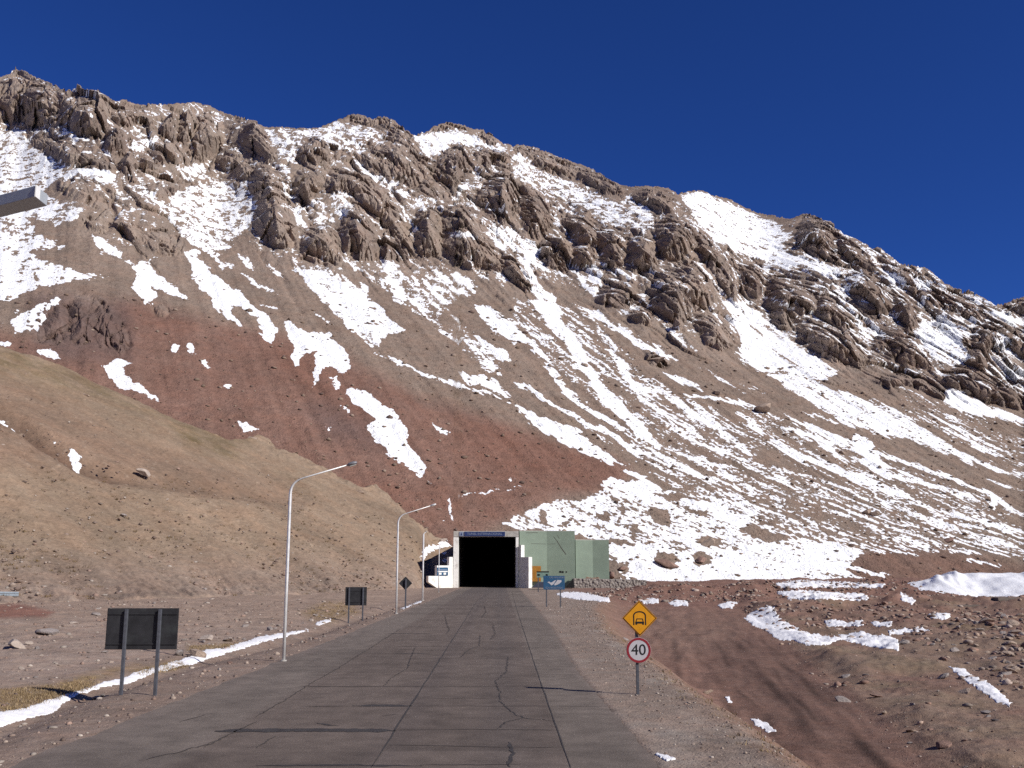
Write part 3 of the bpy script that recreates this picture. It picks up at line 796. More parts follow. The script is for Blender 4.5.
# far side of the ridge
NB = 7
bx_, by_, bz_, sn_, tn_ = [X], [Y], [Z], [snow], [tint]
Vx, Vy, Vz = X[-1], Y[-1], Z[-1]
for i in range(1, NB + 1):
    d = 12.0 * i ** 1.6
    jit = fbm(us / 14, np.full(NC, i * 3.1), 71, 3) * 5 * i
    bx_.append((Vx * (1 + d / Vy))[None]); by_.append((Vy + d)[None]); bz_.append((Vz - d * .55 + jit * .4)[None])
    sn_.append(snow[-1:]); tn_.append(tint[-1:])
X2 = np.concatenate(bx_); Y2 = np.concatenate(by_); Z2 = np.concatenate(bz_); S2 = np.concatenate(sn_); T2 = np.concatenate(tn_)
o = smesh('mountain', np.stack([X2, Y2, Z2], -1).reshape(-1, 3), grid_faces(*X2.shape), M_MOUNT, True, {'snow': S2.ravel(), 'tint': T2.reshape(-1, 3)})
flat_ = np.zeros((X2.shape[0] - 1, X2.shape[1] - 1), bool)
flat_[:NR - 1] = (rm[:-1, :-1] > .5) & (snow[:-1, :-1] < .45)
if len(o.data.polygons) == flat_.size: o.data.polygons.foreach_set('use_smooth', ~flat_.ravel())
else: print('polygon count changed', len(o.data.polygons), flat_.size)
struct(o)

# ------------------------------------------------------------------ left hill
HTOP = [(-140, 300), (-60, 322), (0, 346), (30, 355), (60, 366), (100, 384), (150, 406), (200, 428), (230, 440), (250, 440), (258, 437), (268, 441), (276, 450), (300, 456), (312, 463), (330, 472), (346, 481), (362, 490), (375, 487), (386, 495), (402, 509), (416, 523), (430, 532), (440, 538), (452, 544), (460, 549)]
_hx = np.array([p[0] for p in HTOP], float); _hv = np.array([p[1] for p in HTOP], float)
hus = np.arange(-110, 457, 1.0); HC = len(hus); HR = 330


def hill_D(u, v):
    g, t = ray(u, v)
    return 122 * .5 / np.maximum(.5 * (.5 - .866 * g) - t, .06) * (1 + .09 * sst(412, 432, u))


w = np.linspace(0, 1, HR)[:, None] ** .9
hv = 625 * (1 - w) + np.interp(hus, _hx, _hv)[None] * w
hu = np.repeat(hus[None], HR, 0)
g, t = ray(hu, hv); D = hill_D(hu, hv)
hx = g * D; hy = D; hz = H + t * D
hc = hx * .5 + hy * .866; hf = -hx * .866 + hy * .5
gl = sample(gully, hu, hv)
nz_ = 1.3 * fbm(hc / 24, hf / 34, 81, 4) + .55 * fbm(hc / 5, hf / 12, 82, 4) + .18 * fbm(hc / 1.3, hf / 1.8, 83, 3)
edge_up = sst(18, 0, hv - np.interp(hu, _hx, _hv))
rock_edge = edge_up * np.interp(hu, [230, 260, 470], [.1, 1, 1])
nz_ += rock_edge * (0.7 * np.clip(ridged(hc / 6, hf / 6, 84, 4), -.3, 1) + .3 * ridged(hc / 1.8, hf / 1.8, 85, 3)) * 1.0
nz_ -= gl * 2.6
wf1, wf2, wid = worley(hc / 2.2, hf / 2.2, 86)
stones = np.where(wid > .74, np.clip(1 - wf1 / .22, 0, 1) ** .6, 0)
nz_ += stones * .22
toe = sst(615, 590, hv)
nz_ *= .6 + .4 * toe
nz_ += .38 * sst(4.5, .5, hz) * (fbm(hc / 5, hf / 5, 97, 4) + .5 * ridged(hc / 2.2, hf / 2.2, 98, 3))
apr = 1 - 26 * np.exp(-np.clip(hz + .5, 0, None) / 3.2) * np.interp(hu, [-100, 330, 430], [1, 1, 0]) / hy
hx = hx * apr; hy = hy * apr; hz = H + t * D * apr
hX = hx + .35 * nz_; hY = hy - .3 * nz_; hZ = hz + .75 * nz_
hp_u, hp_v = project(hX, hY, hZ)
tint = np.zeros(hX.shape + (3,)); tint[:] = (.240, .177, .126)
tint = lerp3(tint, (.285, .215, .168), sst(535, 596, hv))
tint = lerp3(tint, (.216, .150, .108), sample(hill_red, hu, hv))
tint = lerp3(tint, (.125, .095, .048), np.clip(sample(olive_hill, hu, hv) * (.55 + .9 * fbm(hc / 6, hf / 6, 87, 4)), 0, 1))
tint = lerp3(tint, (.11, .07, .05), np.clip(gl * .75, 0, 1))
tint *= (1 + .30 * fbm(hc / 14, hf / 26, 88, 4) + .16 * fbm(hc / 2.4, hf / 8, 89, 4) + .16 * perlin(hc / .6, hf / .7, 94))[..., None]
tint = lerp3(tint, (.10, .07, .045), np.clip(fbm(hc / 1.6, hf / 1.6, 90, 3) - .34, 0, 1) * 1.4)
tint = lerp3(tint, (.33, .26, .2), stones * (wid > .9) * .6)
tint = lerp3(tint, (.29, .22, .16), np.clip(rock_edge * (.4 + fbm(hc / 4, hf / 4, 93, 3)), 0, .8))
hs = sample(hill_snow, hu + 2.5 * perlin(hc / 1.6, hf / 1.6, 95), hv + 2.5 * perlin(hc / 1.6 + 8, hf / 1.6, 96)) * .85 + .45 * fbm(hc / 1.2, hf / 1.2, 91, 3)
hs = np.where(sample(hill_snow, hu, hv) < .02, 0, hs)
bx_, by_, bz_, sn_, tn_ = [hX], [hY], [hZ], [hs], [tint]
for i in range(1, 6):
    d = 2.5 * i ** 1.7
    bx_.append((hX[-1] - d * .4)[None]); by_.append((hY[-1] + d)[None]); bz_.append((hZ[-1] + .04 * d - .012 * d * d)[None]); sn_.append(hs[-1:] * 0); tn_.append(tint[-1:])
hX, hY, hZ, hs, tint = [np.concatenate(a) for a in (bx_, by_, bz_, sn_, tn_)]
o = smesh('left_hill', np.stack([hX, hY, hZ], -1).reshape(-1, 3), grid_faces(*hX.shape), M_HILL, True, {'snow': hs.ravel(), 'tint': tint.reshape(-1, 3)})
struct(o)

# ------------------------------------------------------------------ ground
RE_L = [(18, 768), (275, 665), (452, 592.5)]
RE_R = [(654.5, 768), (575, 672), (549, 626), (527, 598), (519, 589)]
rl = sorted(at0(a, b)[::-1] for a, b in RE_L); rr = sorted(at0(a, b)[::-1] for a, b in RE_R)
def road_l(y): return np.interp(y, [p[0] for p in rl], [p[1] for p in rl])
def road_r(y): return np.interp(y, [p[0] for p in rr], [p[1] for p in rr])
ditch = sorted(at0(a, b)[::-1] for a, b in [(0, 722), (60, 697), (150, 672), (215, 655), (280, 641), (320, 629), (360, 616), (405, 603), (430, 594)])
def ditch_x(y): return np.interp(y, [p[0] for p in ditch], [p[1] for p in ditch])
def edge_x(y): return np.interp(y, [10, 20, 31, 65, 100, 140, 200], [5.2, 5.4, 5.6, 6.5, 9, 15, 22])
def track_x(y): return np.interp(y, [10, 28, 42, 62, 102, 150], [9.5, 12, 14.9, 18.5, 26, 34])


def Gh(x, y, fine=True):
    """height of the ground"""
    x = np.asarray(x, float); y = np.asarray(y, float)
    z = np.zeros(np.broadcast(x, y).shape)
    L = road_l(y); R = road_r(y)
    off = np.maximum(np.maximum(L - x, x - R), 0)          # distance outside the road
    amp = sst(.1, 2.5, off)
    # ditch with the snow ribbon on the left
    dx = x - ditch_x(y)
    z = z - .30 * np.exp(-(dx / .9) ** 2) * sst(165, 90, y)
    lf = np.maximum(ditch_x(y) - 1.5 - x, 0)
    z = z + .010 * lf + sst(0, 6, lf) * (.30 * fbm(x / 7, y / 7, 101, 3) + .12)
    # bank down to the dirt track on the right
    ex = edge_x(y)
    drop = 2.0 * np.interp(y, [0, 60, 125, 175], [1, 1, .42, .05])
    q = x - ex
    wob = .5 * fbm(y / 4, x * 0 + 2.2, 102, 3)
    z = z - drop * sst(-.3, 3.6, q + wob)
    tx = track_x(y)
    q2 = x - tx
    wob2 = 1.3 * fbm(y / 7, x * 0 + 5.5, 103, 3)
    rough_r = sst(-.5, 2.0, q2 + wob2)
    z = z + rough_r * (.18 + (.45 + .55 * sst(40, 80, y)) * (1.1 * fbm(x / 11, y / 11, 104, 4) + .22 * ridged(x / 4, y / 4, 111, 3)) + .012 * np.clip(q2, 0, 60)) * sst(0, 3, q2 + wob2 + 1)
    z = z + rough_r * .12 * np.exp(-(q2 / 1.2) ** 2)
    on_track = sst(.5, 3, q) * (1 - rough_r)
    z = z + on_track * (.08 * perlin((x - tx) / 1.3 + perlin(x / 9, y / 14, 110), y / 11, 105) + .03 * perlin((x - tx) / .5, y / 5, 106))
    # berm of red rubble and the heap behind it
    bm_ = np.exp(-((y - (150 + .06 * (x - 30))) / 9.0) ** 2) * sst(12, 22, x) * (1 - sst(75, 100, x))
    z = z + bm_ * (1.7 + .9 * fbm(x / 6, y / 6, 107, 4))
    b2 = np.exp(-((y - 116 - 5 * perlin(x / 9, x * 0 + 4, 112)) / 6.0) ** 2) * sst(27, 34, x) * (1 - sst(58, 70, x))
    z = z + b2 * (1.0 + 1.0 * fbm(x / 4, y / 4, 113, 4))
    if fine:
        z = z + amp * (.05 * fbm(x / 1.4, y / 1.4, 108, 3) + .022 * fbm(x / .35, y / .5, 109, 3)) * (1 + 1.6 * rough_r + .9 * sst(0, 5, lf))
    z = z - .05 * (1 - sst(0, .25, off)) - .012
    return z


s_ = np.concatenate([np.linspace(-.85, .85, 1000)])
ys = 7.0 * (470.0 / 7.0) ** np.linspace(0, 1, 760)
ys = np.concatenate([[-40, -20, -6, 2], ys, [700, 1500, 4000]])
GX = s_[None] * np.maximum(ys[:, None] + 10, 12.0) * np.where(ys < 7, 2.2, 1)[:, None]
GY = np.repeat(ys[:, None], len(s_), 1)
GZ = Gh(GX, GY)
GZ = np.where(GY > 600, -6.0, GZ)
gu, gv = project(GX, np.maximum(GY, 7), Gh(GX, GY, False))


def pmask(poly, u, v, soft=2.0):
    p = np.array(poly, float); ins = np.zeros(u.shape, bool); dist = np.full(u.shape, 1e9)
    sel = (u > p[:, 0].min() - 30) & (u < p[:, 0].max() + 30) & (v > p[:, 1].min() - 30) & (v < p[:, 1].max() + 30)
    x = u[sel]; y = v[sel]; i_ = np.zeros(x.shape, bool); d_ = np.full(x.shape, 1e9)
    for i in range(len(p)):
        ax, ay = p[i]; bx, by = p[(i + 1) % len(p)]
        if ay != by: i_ ^= ((ay > y) != (by > y)) & (x < (bx - ax) * (y - ay) / (by - ay) + ax)
        L = (bx - ax) ** 2 + (by - ay) ** 2 + 1e-9
        tt = np.clip(((x - ax) * (bx - ax) + (y - ay) * (by - ay)) / L, 0, 1)
        d_ = np.minimum(d_, np.hypot(x - ax - tt * (bx - ax), y - ay - tt * (by - ay)))
    out = np.zeros(u.shape)
    out[sel] = np.clip(.5 + np.where(i_, d_, -d_) / soft, 0, 1)
    return out


tint = np.zeros(GX.shape + (3,)); tint[:] = (.235, .18, .15)
ex = edge_x(GY); tx = track_x(GY)
right = sst(road_r(GY) - .5, road_r(GY) + .5, GX)
tint = lerp3(tint, (.245, .194, .160), right)
bank = sst(-.6, .6, GX - ex + .5 * fbm(GY / 2, GX / 2, 120, 3))
tint = lerp3(tint, (.205, .135, .10), bank)
trk = sst(.6, 2.4, GX - ex) * (1 - sst(-.6, .8, GX - tx))
tcol = fbm((GX - tx) / 1.5 + .8 * perlin(GX / 9, GY / 16, 129), GY / 16, 121, 4) * .9 + .5 * fbm(GX / 2.5, GY / 3.5, 122, 4)
tint = lerp3(tint, (.195, .118, .092), trk)
tint *= (1 + .24 * trk * tcol)[..., None]
rut = 0
for o_, w_ in ((-1.0, .22), (-1.9, .16), (-2.6, .26), (-3.5, .16), (-4.3, .24), (-5.6, .2)):
    rut = np.maximum(rut, np.exp(-((GX - tx - o_ * (1 + GY / 160) - .5 * perlin(GY / 13, GX * 0 + o_, 132)) / w_) ** 2) * np.clip(.55 + 1.2 * perlin(GY / 9, GX * 0 + o_ * 3, 133), 0, 1))
dk = pmask([(745, 628), (800, 655), (850, 690), (900, 740), (900, 768), (830, 768), (770, 720), (720, 670), (700, 640)], gu, gv, 30) * trk
tint = lerp3(tint, (.125, .078, .062), dk * .7)
lt = pmask([(600, 606), (700, 612), (745, 622), (730, 640), (680, 660), (640, 640)], gu, gv, 24) * trk
tint = lerp3(tint, (.205, .135, .105), lt * .7)
rub = sst(-.2, 1.5, GX - tx)
tint = lerp3(tint, (.212, .150, .114), rub)
tint = lerp3(tint, (.205, .12, .095), rub * np.clip(.15 + .55 * sst(60, 95, GY) + 1.2 * fbm(GX / 9, GY / 9, 123, 3), 0, 1) * .85)
tint = lerp3(tint, (.17, .14, .09), rub * np.clip(1.4 * fbm(GX / 5, GY / 5, 128, 3), 0, 1) * .7)
berm = sst(115, 135, GY) * sst(9, 16, GX)
tint = lerp3(tint, (.20, .115, .09), berm * .8)
# left side
leftm = sst(road_l(GY) + .4, road_l(GY) - .4, GX)
lf = sst(-1, -4, GX - ditch_x(GY))
tint = lerp3(tint, (.235, .178, .145), leftm)
tint = lerp3(tint, (.292, .226, .186), lf)
tint = lerp3(tint, (.29, .218, .172), lf * sst(35, 85, GY + 6 * fbm(GX / 12, GY / 12, 131, 3)))
for poly in ([(-40, 690), (0, 688), (60, 684), (92, 676), (90, 688), (60, 697), (0, 713), (-40, 724)], [(128, 670), (175, 660), (188, 666), (140, 676)], [(188, 646), (240, 642), (236, 649), (190, 652)], [(300, 612), (325, 602), (350, 602), (362, 612), (330, 624), (312, 622)], [(60, 682), (110, 668), (140, 664), (120, 672), (70, 690)]):
    gm = pmask(poly, gu, gv, 8)
    tint = lerp3(tint, (.26, .185, .105), np.clip(.8 * gm * (.75 + .9 * fbm(GX / .8, GY / .8, 124, 3)), 0, 1))
rs = pmask([(-60, 608), (-20, 604), (20, 604), (55, 612), (46, 617), (0, 618), (-60, 622)], gu, gv, 4)
tint = lerp3(tint, (.21, .095, .07), rs * .8)
pale = np.clip(fbm(GX / 2.2, GY / 5, 127, 3) - .18, 0, 1) * 2 * right * (1 - bank)
tint = lerp3(tint, (.3, .26, .225), np.clip(pale, 0, .55))
tint *= (1 + .20 * fbm(GX / 3, GY / 5, 125, 4) + .20 * fbm(GX / .5, GY / .8, 126, 4))[..., None]
tint *= (1 - .50 * trk * rut * sst(110, 50, GY))[..., None]
tint = np.clip(tint, .02, .6)
o = smesh('ground', np.stack([GX, GY, GZ], -1).reshape(-1, 3), grid_faces(*GX.shape), M_GROUND, True, {'tint': tint.reshape(-1, 3)})
struct(o)


COARSE = Gh(GX[4:764], GY[4:764], False)
LY0, LYR = math.log(7.0), math.log(470.0 / 7.0)


def Gq(x, y):
    """ground height read back from the ground sheet"""
    r = np.clip((np.log(np.maximum(y, 7.0)) - LY0) / LYR * 759, 0, 758.999); c = np.clip((x / (y + 10) + .85) / 1.7 * 999, 0, 998.999)
    i = r.astype(int); j = c.astype(int); a = r - i; b = c - j
    return (COARSE[i, j] * (1 - b) + COARSE[i, j + 1] * b) * (1 - a) + (COARSE[i + 1, j] * (1 - b) + COARSE[i + 1, j + 1] * b) * a


def ground_hit(u, v):
    """where a line of sight of the survey meets the ground"""
    u = np.atleast_1d(np.asarray(u, float)); v = np.atleast_1d(np.asarray(v, float))
    g, t = ray(u, v)
    yy = 9.0 * (420 / 9.0) ** np.linspace(0, 1, 420)
    hit = np.full(u.shape, 420.0)
    CH = 4000
    for a in range(0, len(u), CH):
        gs = g[a:a + CH, None]; ts = t[a:a + CH, None]
        diff = H + ts * yy[None] - Gq(gs * yy[None], np.repeat(yy[None], len(gs), 0))
        below = diff < 0
        idx = np.argmax(below, axis=1); has = below.any(axis=1)
        i0 = np.clip(idx - 1, 0, None)
        r = np.arange(len(gs)); d0 = diff[r, i0]; d1 = diff[r, idx]
        fr = np.where(np.abs(d0 - d1) > 1e-9, d0 / (d0 - d1 + 1e-12), 0)
        hit[a:a + CH] = np.where(has, yy[i0] + np.clip(fr, 0, 1) * (yy[idx] - yy[i0]), 420)
    return g * hit, hit


def gp(u, v):
    x, y = ground_hit(u, v)
    return float(x[0]), float(y[0]), float(Gh(x, y)[0])


# unseen valley floor all round and slope behind the viewer, added to bounce light
fx_ = np.linspace(-3000, 3000, 60); fy_ = np.linspace(-1500, 5000, 60)
FX, FY = np.meshgrid(fx_, fy_)
tn = np.zeros(FX.shape + (3,)); tn[:] = (.24, .185, .15)
struct(smesh('valley_floor', np.stack([FX, FY, np.full(FX.shape, -5.5)], -1).reshape(-1, 3), grid_faces(60, 60), M_GROUND, True, {'tint': tn.reshape(-1, 3)}))
fx_ = np.linspace(-1400, 1400, 160); fy_ = np.linspace(-1100, -140, 120)
FX, FY = np.meshgrid(fx_, fy_)
FZ = -8 + np.clip(-150 - FY, 0, None) * .52 + sst(-150, -400, FY) * (26 * fbm(FX / 170, FY / 260, 710, 5) + 8 * ridged(FX / 60, FY / 140, 711, 4))
sn = .42 + .5 * fbm(FX / 40, FY / 90, 712, 5) + .15 * sst(60, 300, FZ)
tn = np.zeros(FX.shape + (3,)); tn[:] = (.24, .18, .14)
struct(smesh('bounce_slope', np.stack([FX, FY, FZ], -1).reshape(-1, 3), grid_faces(120, 160), M_MOUNT, True, {'tint': tn.reshape(-1, 3), 'snow': sn.ravel()}))

# ------------------------------------------------------------------ road
m, nt, b = mat_new('worn_concrete')
tc = N(nt, 'ShaderNodeTexCoord').outputs['Object']
at = N(nt, 'ShaderNodeAttribute', attribute_name='tint').outputs['Color']
n1 = noise(nt, tc, 1.2, 6, .65); n2 = noise(nt, tc, 22, 4, .6); n3 = noise(nt, tc, 90, 2, .6)
f = math_n(nt, 'ADD', math_n(nt, 'MULTIPLY', n1, 1.0), math_n(nt, 'ADD', math_n(nt, 'MULTIPLY', n2, .7), math_n(nt, 'MULTIPLY', n3, .6)))
c = mixc(nt, 1.0, at, gray(nt, mapr(nt, f, .85, 1.45, .64, 1.36)), 'MULTIPLY')
nt.links.new(c, b.inputs['Base Color']); b.inputs['Roughness'].default_value = .85; b.inputs['Specular IOR Level'].default_value = .2
nt.links.new(bump(nt, math_n(nt, 'ADD', n2, n3), .006), b.inputs['Normal'])
M_ROAD = m
ry = np.concatenate([[-30, -10, 2], 6.0 * (300 / 6.0) ** np.linspace(0, 1, 620)])
rs_ = np.linspace(0, 1, 130)
RY = np.repeat(ry[:, None], 130, 1)
wl = road_l(ry) - .25; wr = road_r(ry) + .12
ej = .14 * fbm(ry / 2.2, ry * 0, 201, 4) * 2; ej2 = .07 * fbm(ry / 2.0, ry * 0 + 4, 202, 4) * 2
RX = (wl + ej)[:, None] * (1 - rs_) + (wr + ej2)[:, None] * rs_
RZ = np.zeros(RX.shape) - .006 * np.clip((np.abs(RX + 2) / 5), 0, 1)
XL, XC, XR = at0(313, 682)[0], at0(371, 767)[0], at0(571, 767)[0]     # slab joints
tint = np.zeros(RX.shape + (3,)); tint[:] = (.152, .125, .106)
lane = sst(XL - .35, XL + .25, RX + .12 * fbm(RY / 3, RX, 203, 3)) * (1 - sst(XR - .05, XR + .05, RX))
tint = lerp3(tint, (.128, .101, .085), lane)
rsh = sst(XR - .02, XR + .02, RX)
tint = lerp3(tint, (.147, .121, .102), rsh)
ctr = lane * np.exp(-((RX - .1) / .55) ** 2)
tint = lerp3(tint, (.098, .081, .073), ctr * .5)
tint = lerp3(tint, (.080, .066, .064), lane * np.exp(-((RX + 1.7 * SC) / .5) ** 2) * .3)
far = sst(60, 200, RY)
tint = lerp3(tint, (.10, .088, .085), far * lane * .5)
slab = (_hash(np.floor(RY / 5.2).astype(np.int64), (RX > XC).astype(np.int64) + 2 * (RX > XR), 9) & 0xff) / 255.0
tint *= (.90 + .20 * slab + .14 * fbm(RX / .5, RY / 7, 204, 4) + .16 * fbm(RX / 2, RY / 2, 205, 3))[..., None]
dust = np.clip(np.maximum(sst(1.2, 0, RX - (wl + ej)[:, None]), sst(.35, 0, (wr + ej2)[:, None] - RX)) * (.5 + fbm(RX / .4, RY / 1.5, 206, 3)), 0, 1)
tint = lerp3(tint, (.19, .15, .128), dust * .7)
road = smesh('road', np.stack([RX, RY, RZ], -1).reshape(-1, 3), grid_faces(*RX.shape), M_ROAD, True, {'tint': np.clip(tint, .02, .5).reshape(-1, 3)})
struct(road)

M_TAR = plain('tar_sealant', (.046, .041, .039), .7, var=.3, scale=3)
M_JOINT = plain('dirty_joint', (.064, .053, .047), .85, var=.3, scale=3)


def strips(lines, name, mat, seed):
    V = []; Fs = []; r = np.random.default_rng(seed)
    for pts, wid, jit in lines:
        P = np.array([at0(a, b_) for a, b_ in pts])
        seg = np.hypot(*np.diff(P, axis=0).T); L = np.concatenate([[0], np.cumsum(seg)])
        n = int(max(8, L[-1] / max(.12, L[-1] / 160)))
        q = np.linspace(0, L[-1], n)
        x = np.interp(q, L, P[:, 0]); y = np.interp(q, L, P[:, 1])
        sd = r.integers(0, 999)
        x = x + jit * fbm(q / .4, q * 0 + sd, sd, 5, .65); y = y + jit * 1.6 * fbm(q / .4, q * 0 + sd + 5, sd + 1, 5, .65)
        dx = np.gradient(x); dy = np.gradient(y); l = np.hypot(dx, dy) + 1e-9
        w_ = wid * .30 * (1 + 1.1 * fbm(q / .35, q * 0 + sd + 9, sd + 2, 3)) * np.clip(np.minimum(np.arange(n), np.arange(n)[::-1]) / 3.0, .25, 1)
        w_ = np.clip(w_, .008, None)
        o_ = len(V)
        for i in range(n):
            V.append((x[i] - dy[i] / l[i] * w_[i], y[i] + dx[i] / l[i] * w_[i], .004)); V.append((x[i] + dy[i] / l[i] * w_[i], y[i] - dx[i] / l[i] * w_[i], .004))
        for i in range(n - 1): Fs.append((o_ + 2 * i, o_ + 2 * i + 1, o_ + 2 * i + 3, o_ + 2 * i + 2))
    return smesh(name, V, Fs, mat, False, None, road)


strips([
    ([(371, 767.9), (425, 683), (477, 601), (496, 589)], .075, .05),
    ([(571, 767.9), (553, 718), (534, 662), (517, 610), (512, 592)], .05, .035),
    ([(215, 731), (256, 730.5), (330, 730), (396, 731)], .75, .10), ([(352, 706), (380, 705.5), (413, 706)], .65, .1),
    ([(256, 766), (330, 765), (420, 766)], .2, .1),     ([(393, 653.8), (412, 653.6), (432, 654)], .35, .1), ([(385, 633.5), (430, 633.8)], .5, .1),
    ([(415, 647), (412, 655), (409, 662), (408, 668)], .06, .14), ([(480, 635), (479, 646), (468, 650), (460, 658)], .06, .2),
    ([(508, 657), (506, 672), (495, 682), (500, 692), (500, 702), (512, 712), (523, 718), (540, 719.5), (556, 721)], .06, .14), ([(523, 718), (505, 722), (498, 729)], .07, .1),
    ([(509, 742), (513, 752), (508, 767)], .13, .1), ([(445, 615), (446, 622), (449, 630), (446, 634)], .07, .25), ([(484, 606), (486, 612), (481, 618)], .07, .25),
    ([(317, 723), (340, 726)], .2, .2), ([(493, 625), (495, 634), (490, 640)], .06, .25), ([(382, 716), (398, 714)], .10, .1),
], 'crack_seal', M_TAR, 3)
strips([
    ([(256, 717), (285, 700), (313, 682), (335, 670), (351, 660), (375, 645), (400, 629)], .06, .16),
    ([(300, 686.5), (360, 686.5), (426, 686.5)], .13, .06), ([(300, 706.5), (350, 706)], .1, .06), ([(303, 675), (370, 675), (424, 675)], .08, .06),
    ([(408, 668), (398, 674), (391, 678), (384, 686)], .05, .15), ([(390, 745), (450, 746), (512, 747.5)], .09, .05), ([(398, 730), (480, 729.5), (564, 730)], .06, .05),
    ([(412, 706), (470, 706), (548, 706)], .07, .05), ([(418, 698), (450, 698.5), (500, 698)], .05, .05), ([(512, 747), (565, 747.3)], .06, .05), ([(545, 706), (610, 706.5)], .05, .04),
    ([(420, 765), (520, 764.5)], .08, .05), ([(375, 663), (430, 663)], .1, .06), ([(395, 646.5), (452, 646.5)], .12, .08), ([(400, 627), (455, 627)], .22, .1), ([(405, 640), (446, 640)], .14, .1),
    ([(420, 620), (462, 620)], .22, .1), ([(428, 613), (466, 613.3)], .25, .1), ([(440, 686.5), (530, 686)], .07, .05), ([(524, 630), (548, 630)], .12, .05), ([(537, 674), (577, 675)], .06, .04),
    ([(140, 760), (180, 752), (215, 742)], .06, .2), ([(180, 722), (205, 715)], .05, .15), ([(205, 747), (238, 730), (256, 722)], .07, .12), ([(256, 748), (275, 736)], .06, .1),
    ([(560, 600), (513, 600)], .2, .05), ([(455, 604), (475, 604)], .3, .1),
], 'slab_joint', M_JOINT, 4)

# ------------------------------------------------------------------ tunnel portal
M_WHITE = plain('white_plaster', (.84, .83, .79), .7, var=.07, scale=1.2, dirt=((.36, .31, .26), .9, .6))
M_CONC = plain('grey_concrete', (.42, .40, .37), .85, var=.15, scale=.8, bump_d=.02, dirt=((.17, .15, .13), .9, .75))
M_DARK = plain('dark_lining', (.10, .095, .09), .9, var=.3, scale=.4)  # one dark tone over the whole lining
M_BLUE = plain('blue_enamel', (.025, .042, .13), .45, var=.15, scale=2)
M_BLUE2 = plain('sign_blue', (.028, .09, .18), .45, var=.12, scale=2)
M_WPAINT = plain('white_paint', (.78, .78, .76), .5, var=.05)
M_PALE = plain('pale_lettering', (.22, .26, .36), .5, var=.05)


def text_mesh(name, body, size, mat, parent, loc, rot=(PI / 2, 0, 0), width=None, thick=.01):
    cu = bpy.data.curves.new(name, 'FONT'); cu.body = body; cu.size = size; cu.align_x = 'CENTER'; cu.align_y = 'CENTER'; cu.extrude = thick
    tmp = bpy.data.objects.new(name + '_tmp', cu); COL.objects.link(tmp)
    bpy.context.view_layer.update()
    me = bpy.data.meshes.new_from_object(tmp.evaluated_get(bpy.context.evaluated_depsgraph_get()))
    bpy.data.objects.remove(tmp)
    o = bpy.data.objects.new(name, me); me.materials.clear(); me.materials.append(mat); COL.objects.link(o)
    o.location = loc; o.rotation_euler = rot
    if width:
        xs = [v.co.x for v in me.vertices]; k = width / max(1e-6, max(xs) - min(xs)); o.scale = (k, 1, 1)
    if parent: o.parent = parent
    return o


YP = 219.0
portal = empty('tunnel_portal', (0, 0, 0))
tag(portal, 'dark tunnel mouth with a white frame where the road enters the mountain', 'tunnel portal')
xl0, xl1 = PX(453, 580, YP).x, PX(458.2, 580, YP).x
xr1, xr0 = PX(515.8, 580, YP).x, PX(518.6, 580, YP).x
zt, zl = PX(486, 531.2, YP).z, PX(486, 536.8, YP).z
MB().box(xl0, YP, -.3, xl1, YP + 1.5, zl).build('jamb', M_WHITE, portal, .04)
MB().box(xr1, YP, -.3, xr0, YP + 1.5, zl).build('jamb', M_WHITE, portal, .04)
MB().box(xl0, YP - .1, zl + .003, xr0, YP + 1.6, zt).build('lintel', M_CONC, portal, .05)
nb = MB().box(PX(464, 575, YP).x, YP - .25, zl + .12, PX(505, 575, YP).x, YP - .1, zt - .12).build('name_board', M_BLUE, portal, .02)
text_mesh('lettering', 'TUNEL INTERNACIONAL', .7, M_PALE, nb, ((PX(464, 575, YP).x + PX(505, 575, YP).x) / 2, YP - .262, (zl + zt) / 2), width=7.6)
eb = MB().box(PX(459, 575, YP).x, YP - .22, zl + .14, PX(463, 575, YP).x, YP - .1, zt - .14).build('emblem_plate', M_PALE, portal, .02)
MB().prism([(PX(460, 575, YP).x, YP - .235, zl + .3), (PX(462, 575, YP).x, YP - .235, zl + .3), (PX(461, 575, YP).x, YP - .235, zt - .25)], (0, .012, 0)).build('emblem', M_BLUE, eb)
ln = MB()
ln.box(xl0 + .1, YP + 1.6, -.4, xl1, 330, zl + .5); ln.box(xr1, YP + 1.6, -.4, xr0 - .1, 330, zl + .5)
ln.box(xl0 + .1, YP + 1.62, zl + .5, xr0 - .1, 330, zt); ln.box(xl0, 330, -.4, xr0, 331, zt)
ln.build('tunnel_lining', M_DARK, portal)


def on_plane(u, v, A, d):
    """where a line of sight meets the vertical plane through A along d"""
    g, t = ray(u, v); n = (d[1], -d[0])
    Y = (A[0] * n[0] + A[1] * n[1]) / (float(g) * n[0] + n[1])
    return Vector((float(g) * Y, Y, H + float(t) * Y))


A = (xl0 - .02, YP); dl = (-.707, -.707)
poly = [(452.8, 588.5), (439, 589.5), (428.5, 582), (428.5, 576), (437, 576), (437, 565.5), (449.3, 565.5), (449.3, 557), (452.8, 557)]
pts = [on_plane(u, v, A, dl) for u, v in poly]
MB().prism(pts, (-.5, .5, 0)).build('wing_wall', M_WHITE, portal, .03)
A2 = (xr0 + .02, YP - .3); B2 = PX(528.8, 588, 212.5); dr = (B2.x - A2[0], B2.y - A2[1]); lr = math.hypot(*dr); dr = (dr[0] / lr, dr[1] / lr)
poly = [(518.9, 588.3), (518.9, 545), (521, 545), (521, 557), (528.6, 557), (528.6, 588.8)]
pts = [on_plane(u, v, A2, dr) for u, v in poly]
MB().prism(pts, (.75, .45, 0)).build('wing_wall', M_WHITE, portal, .03)

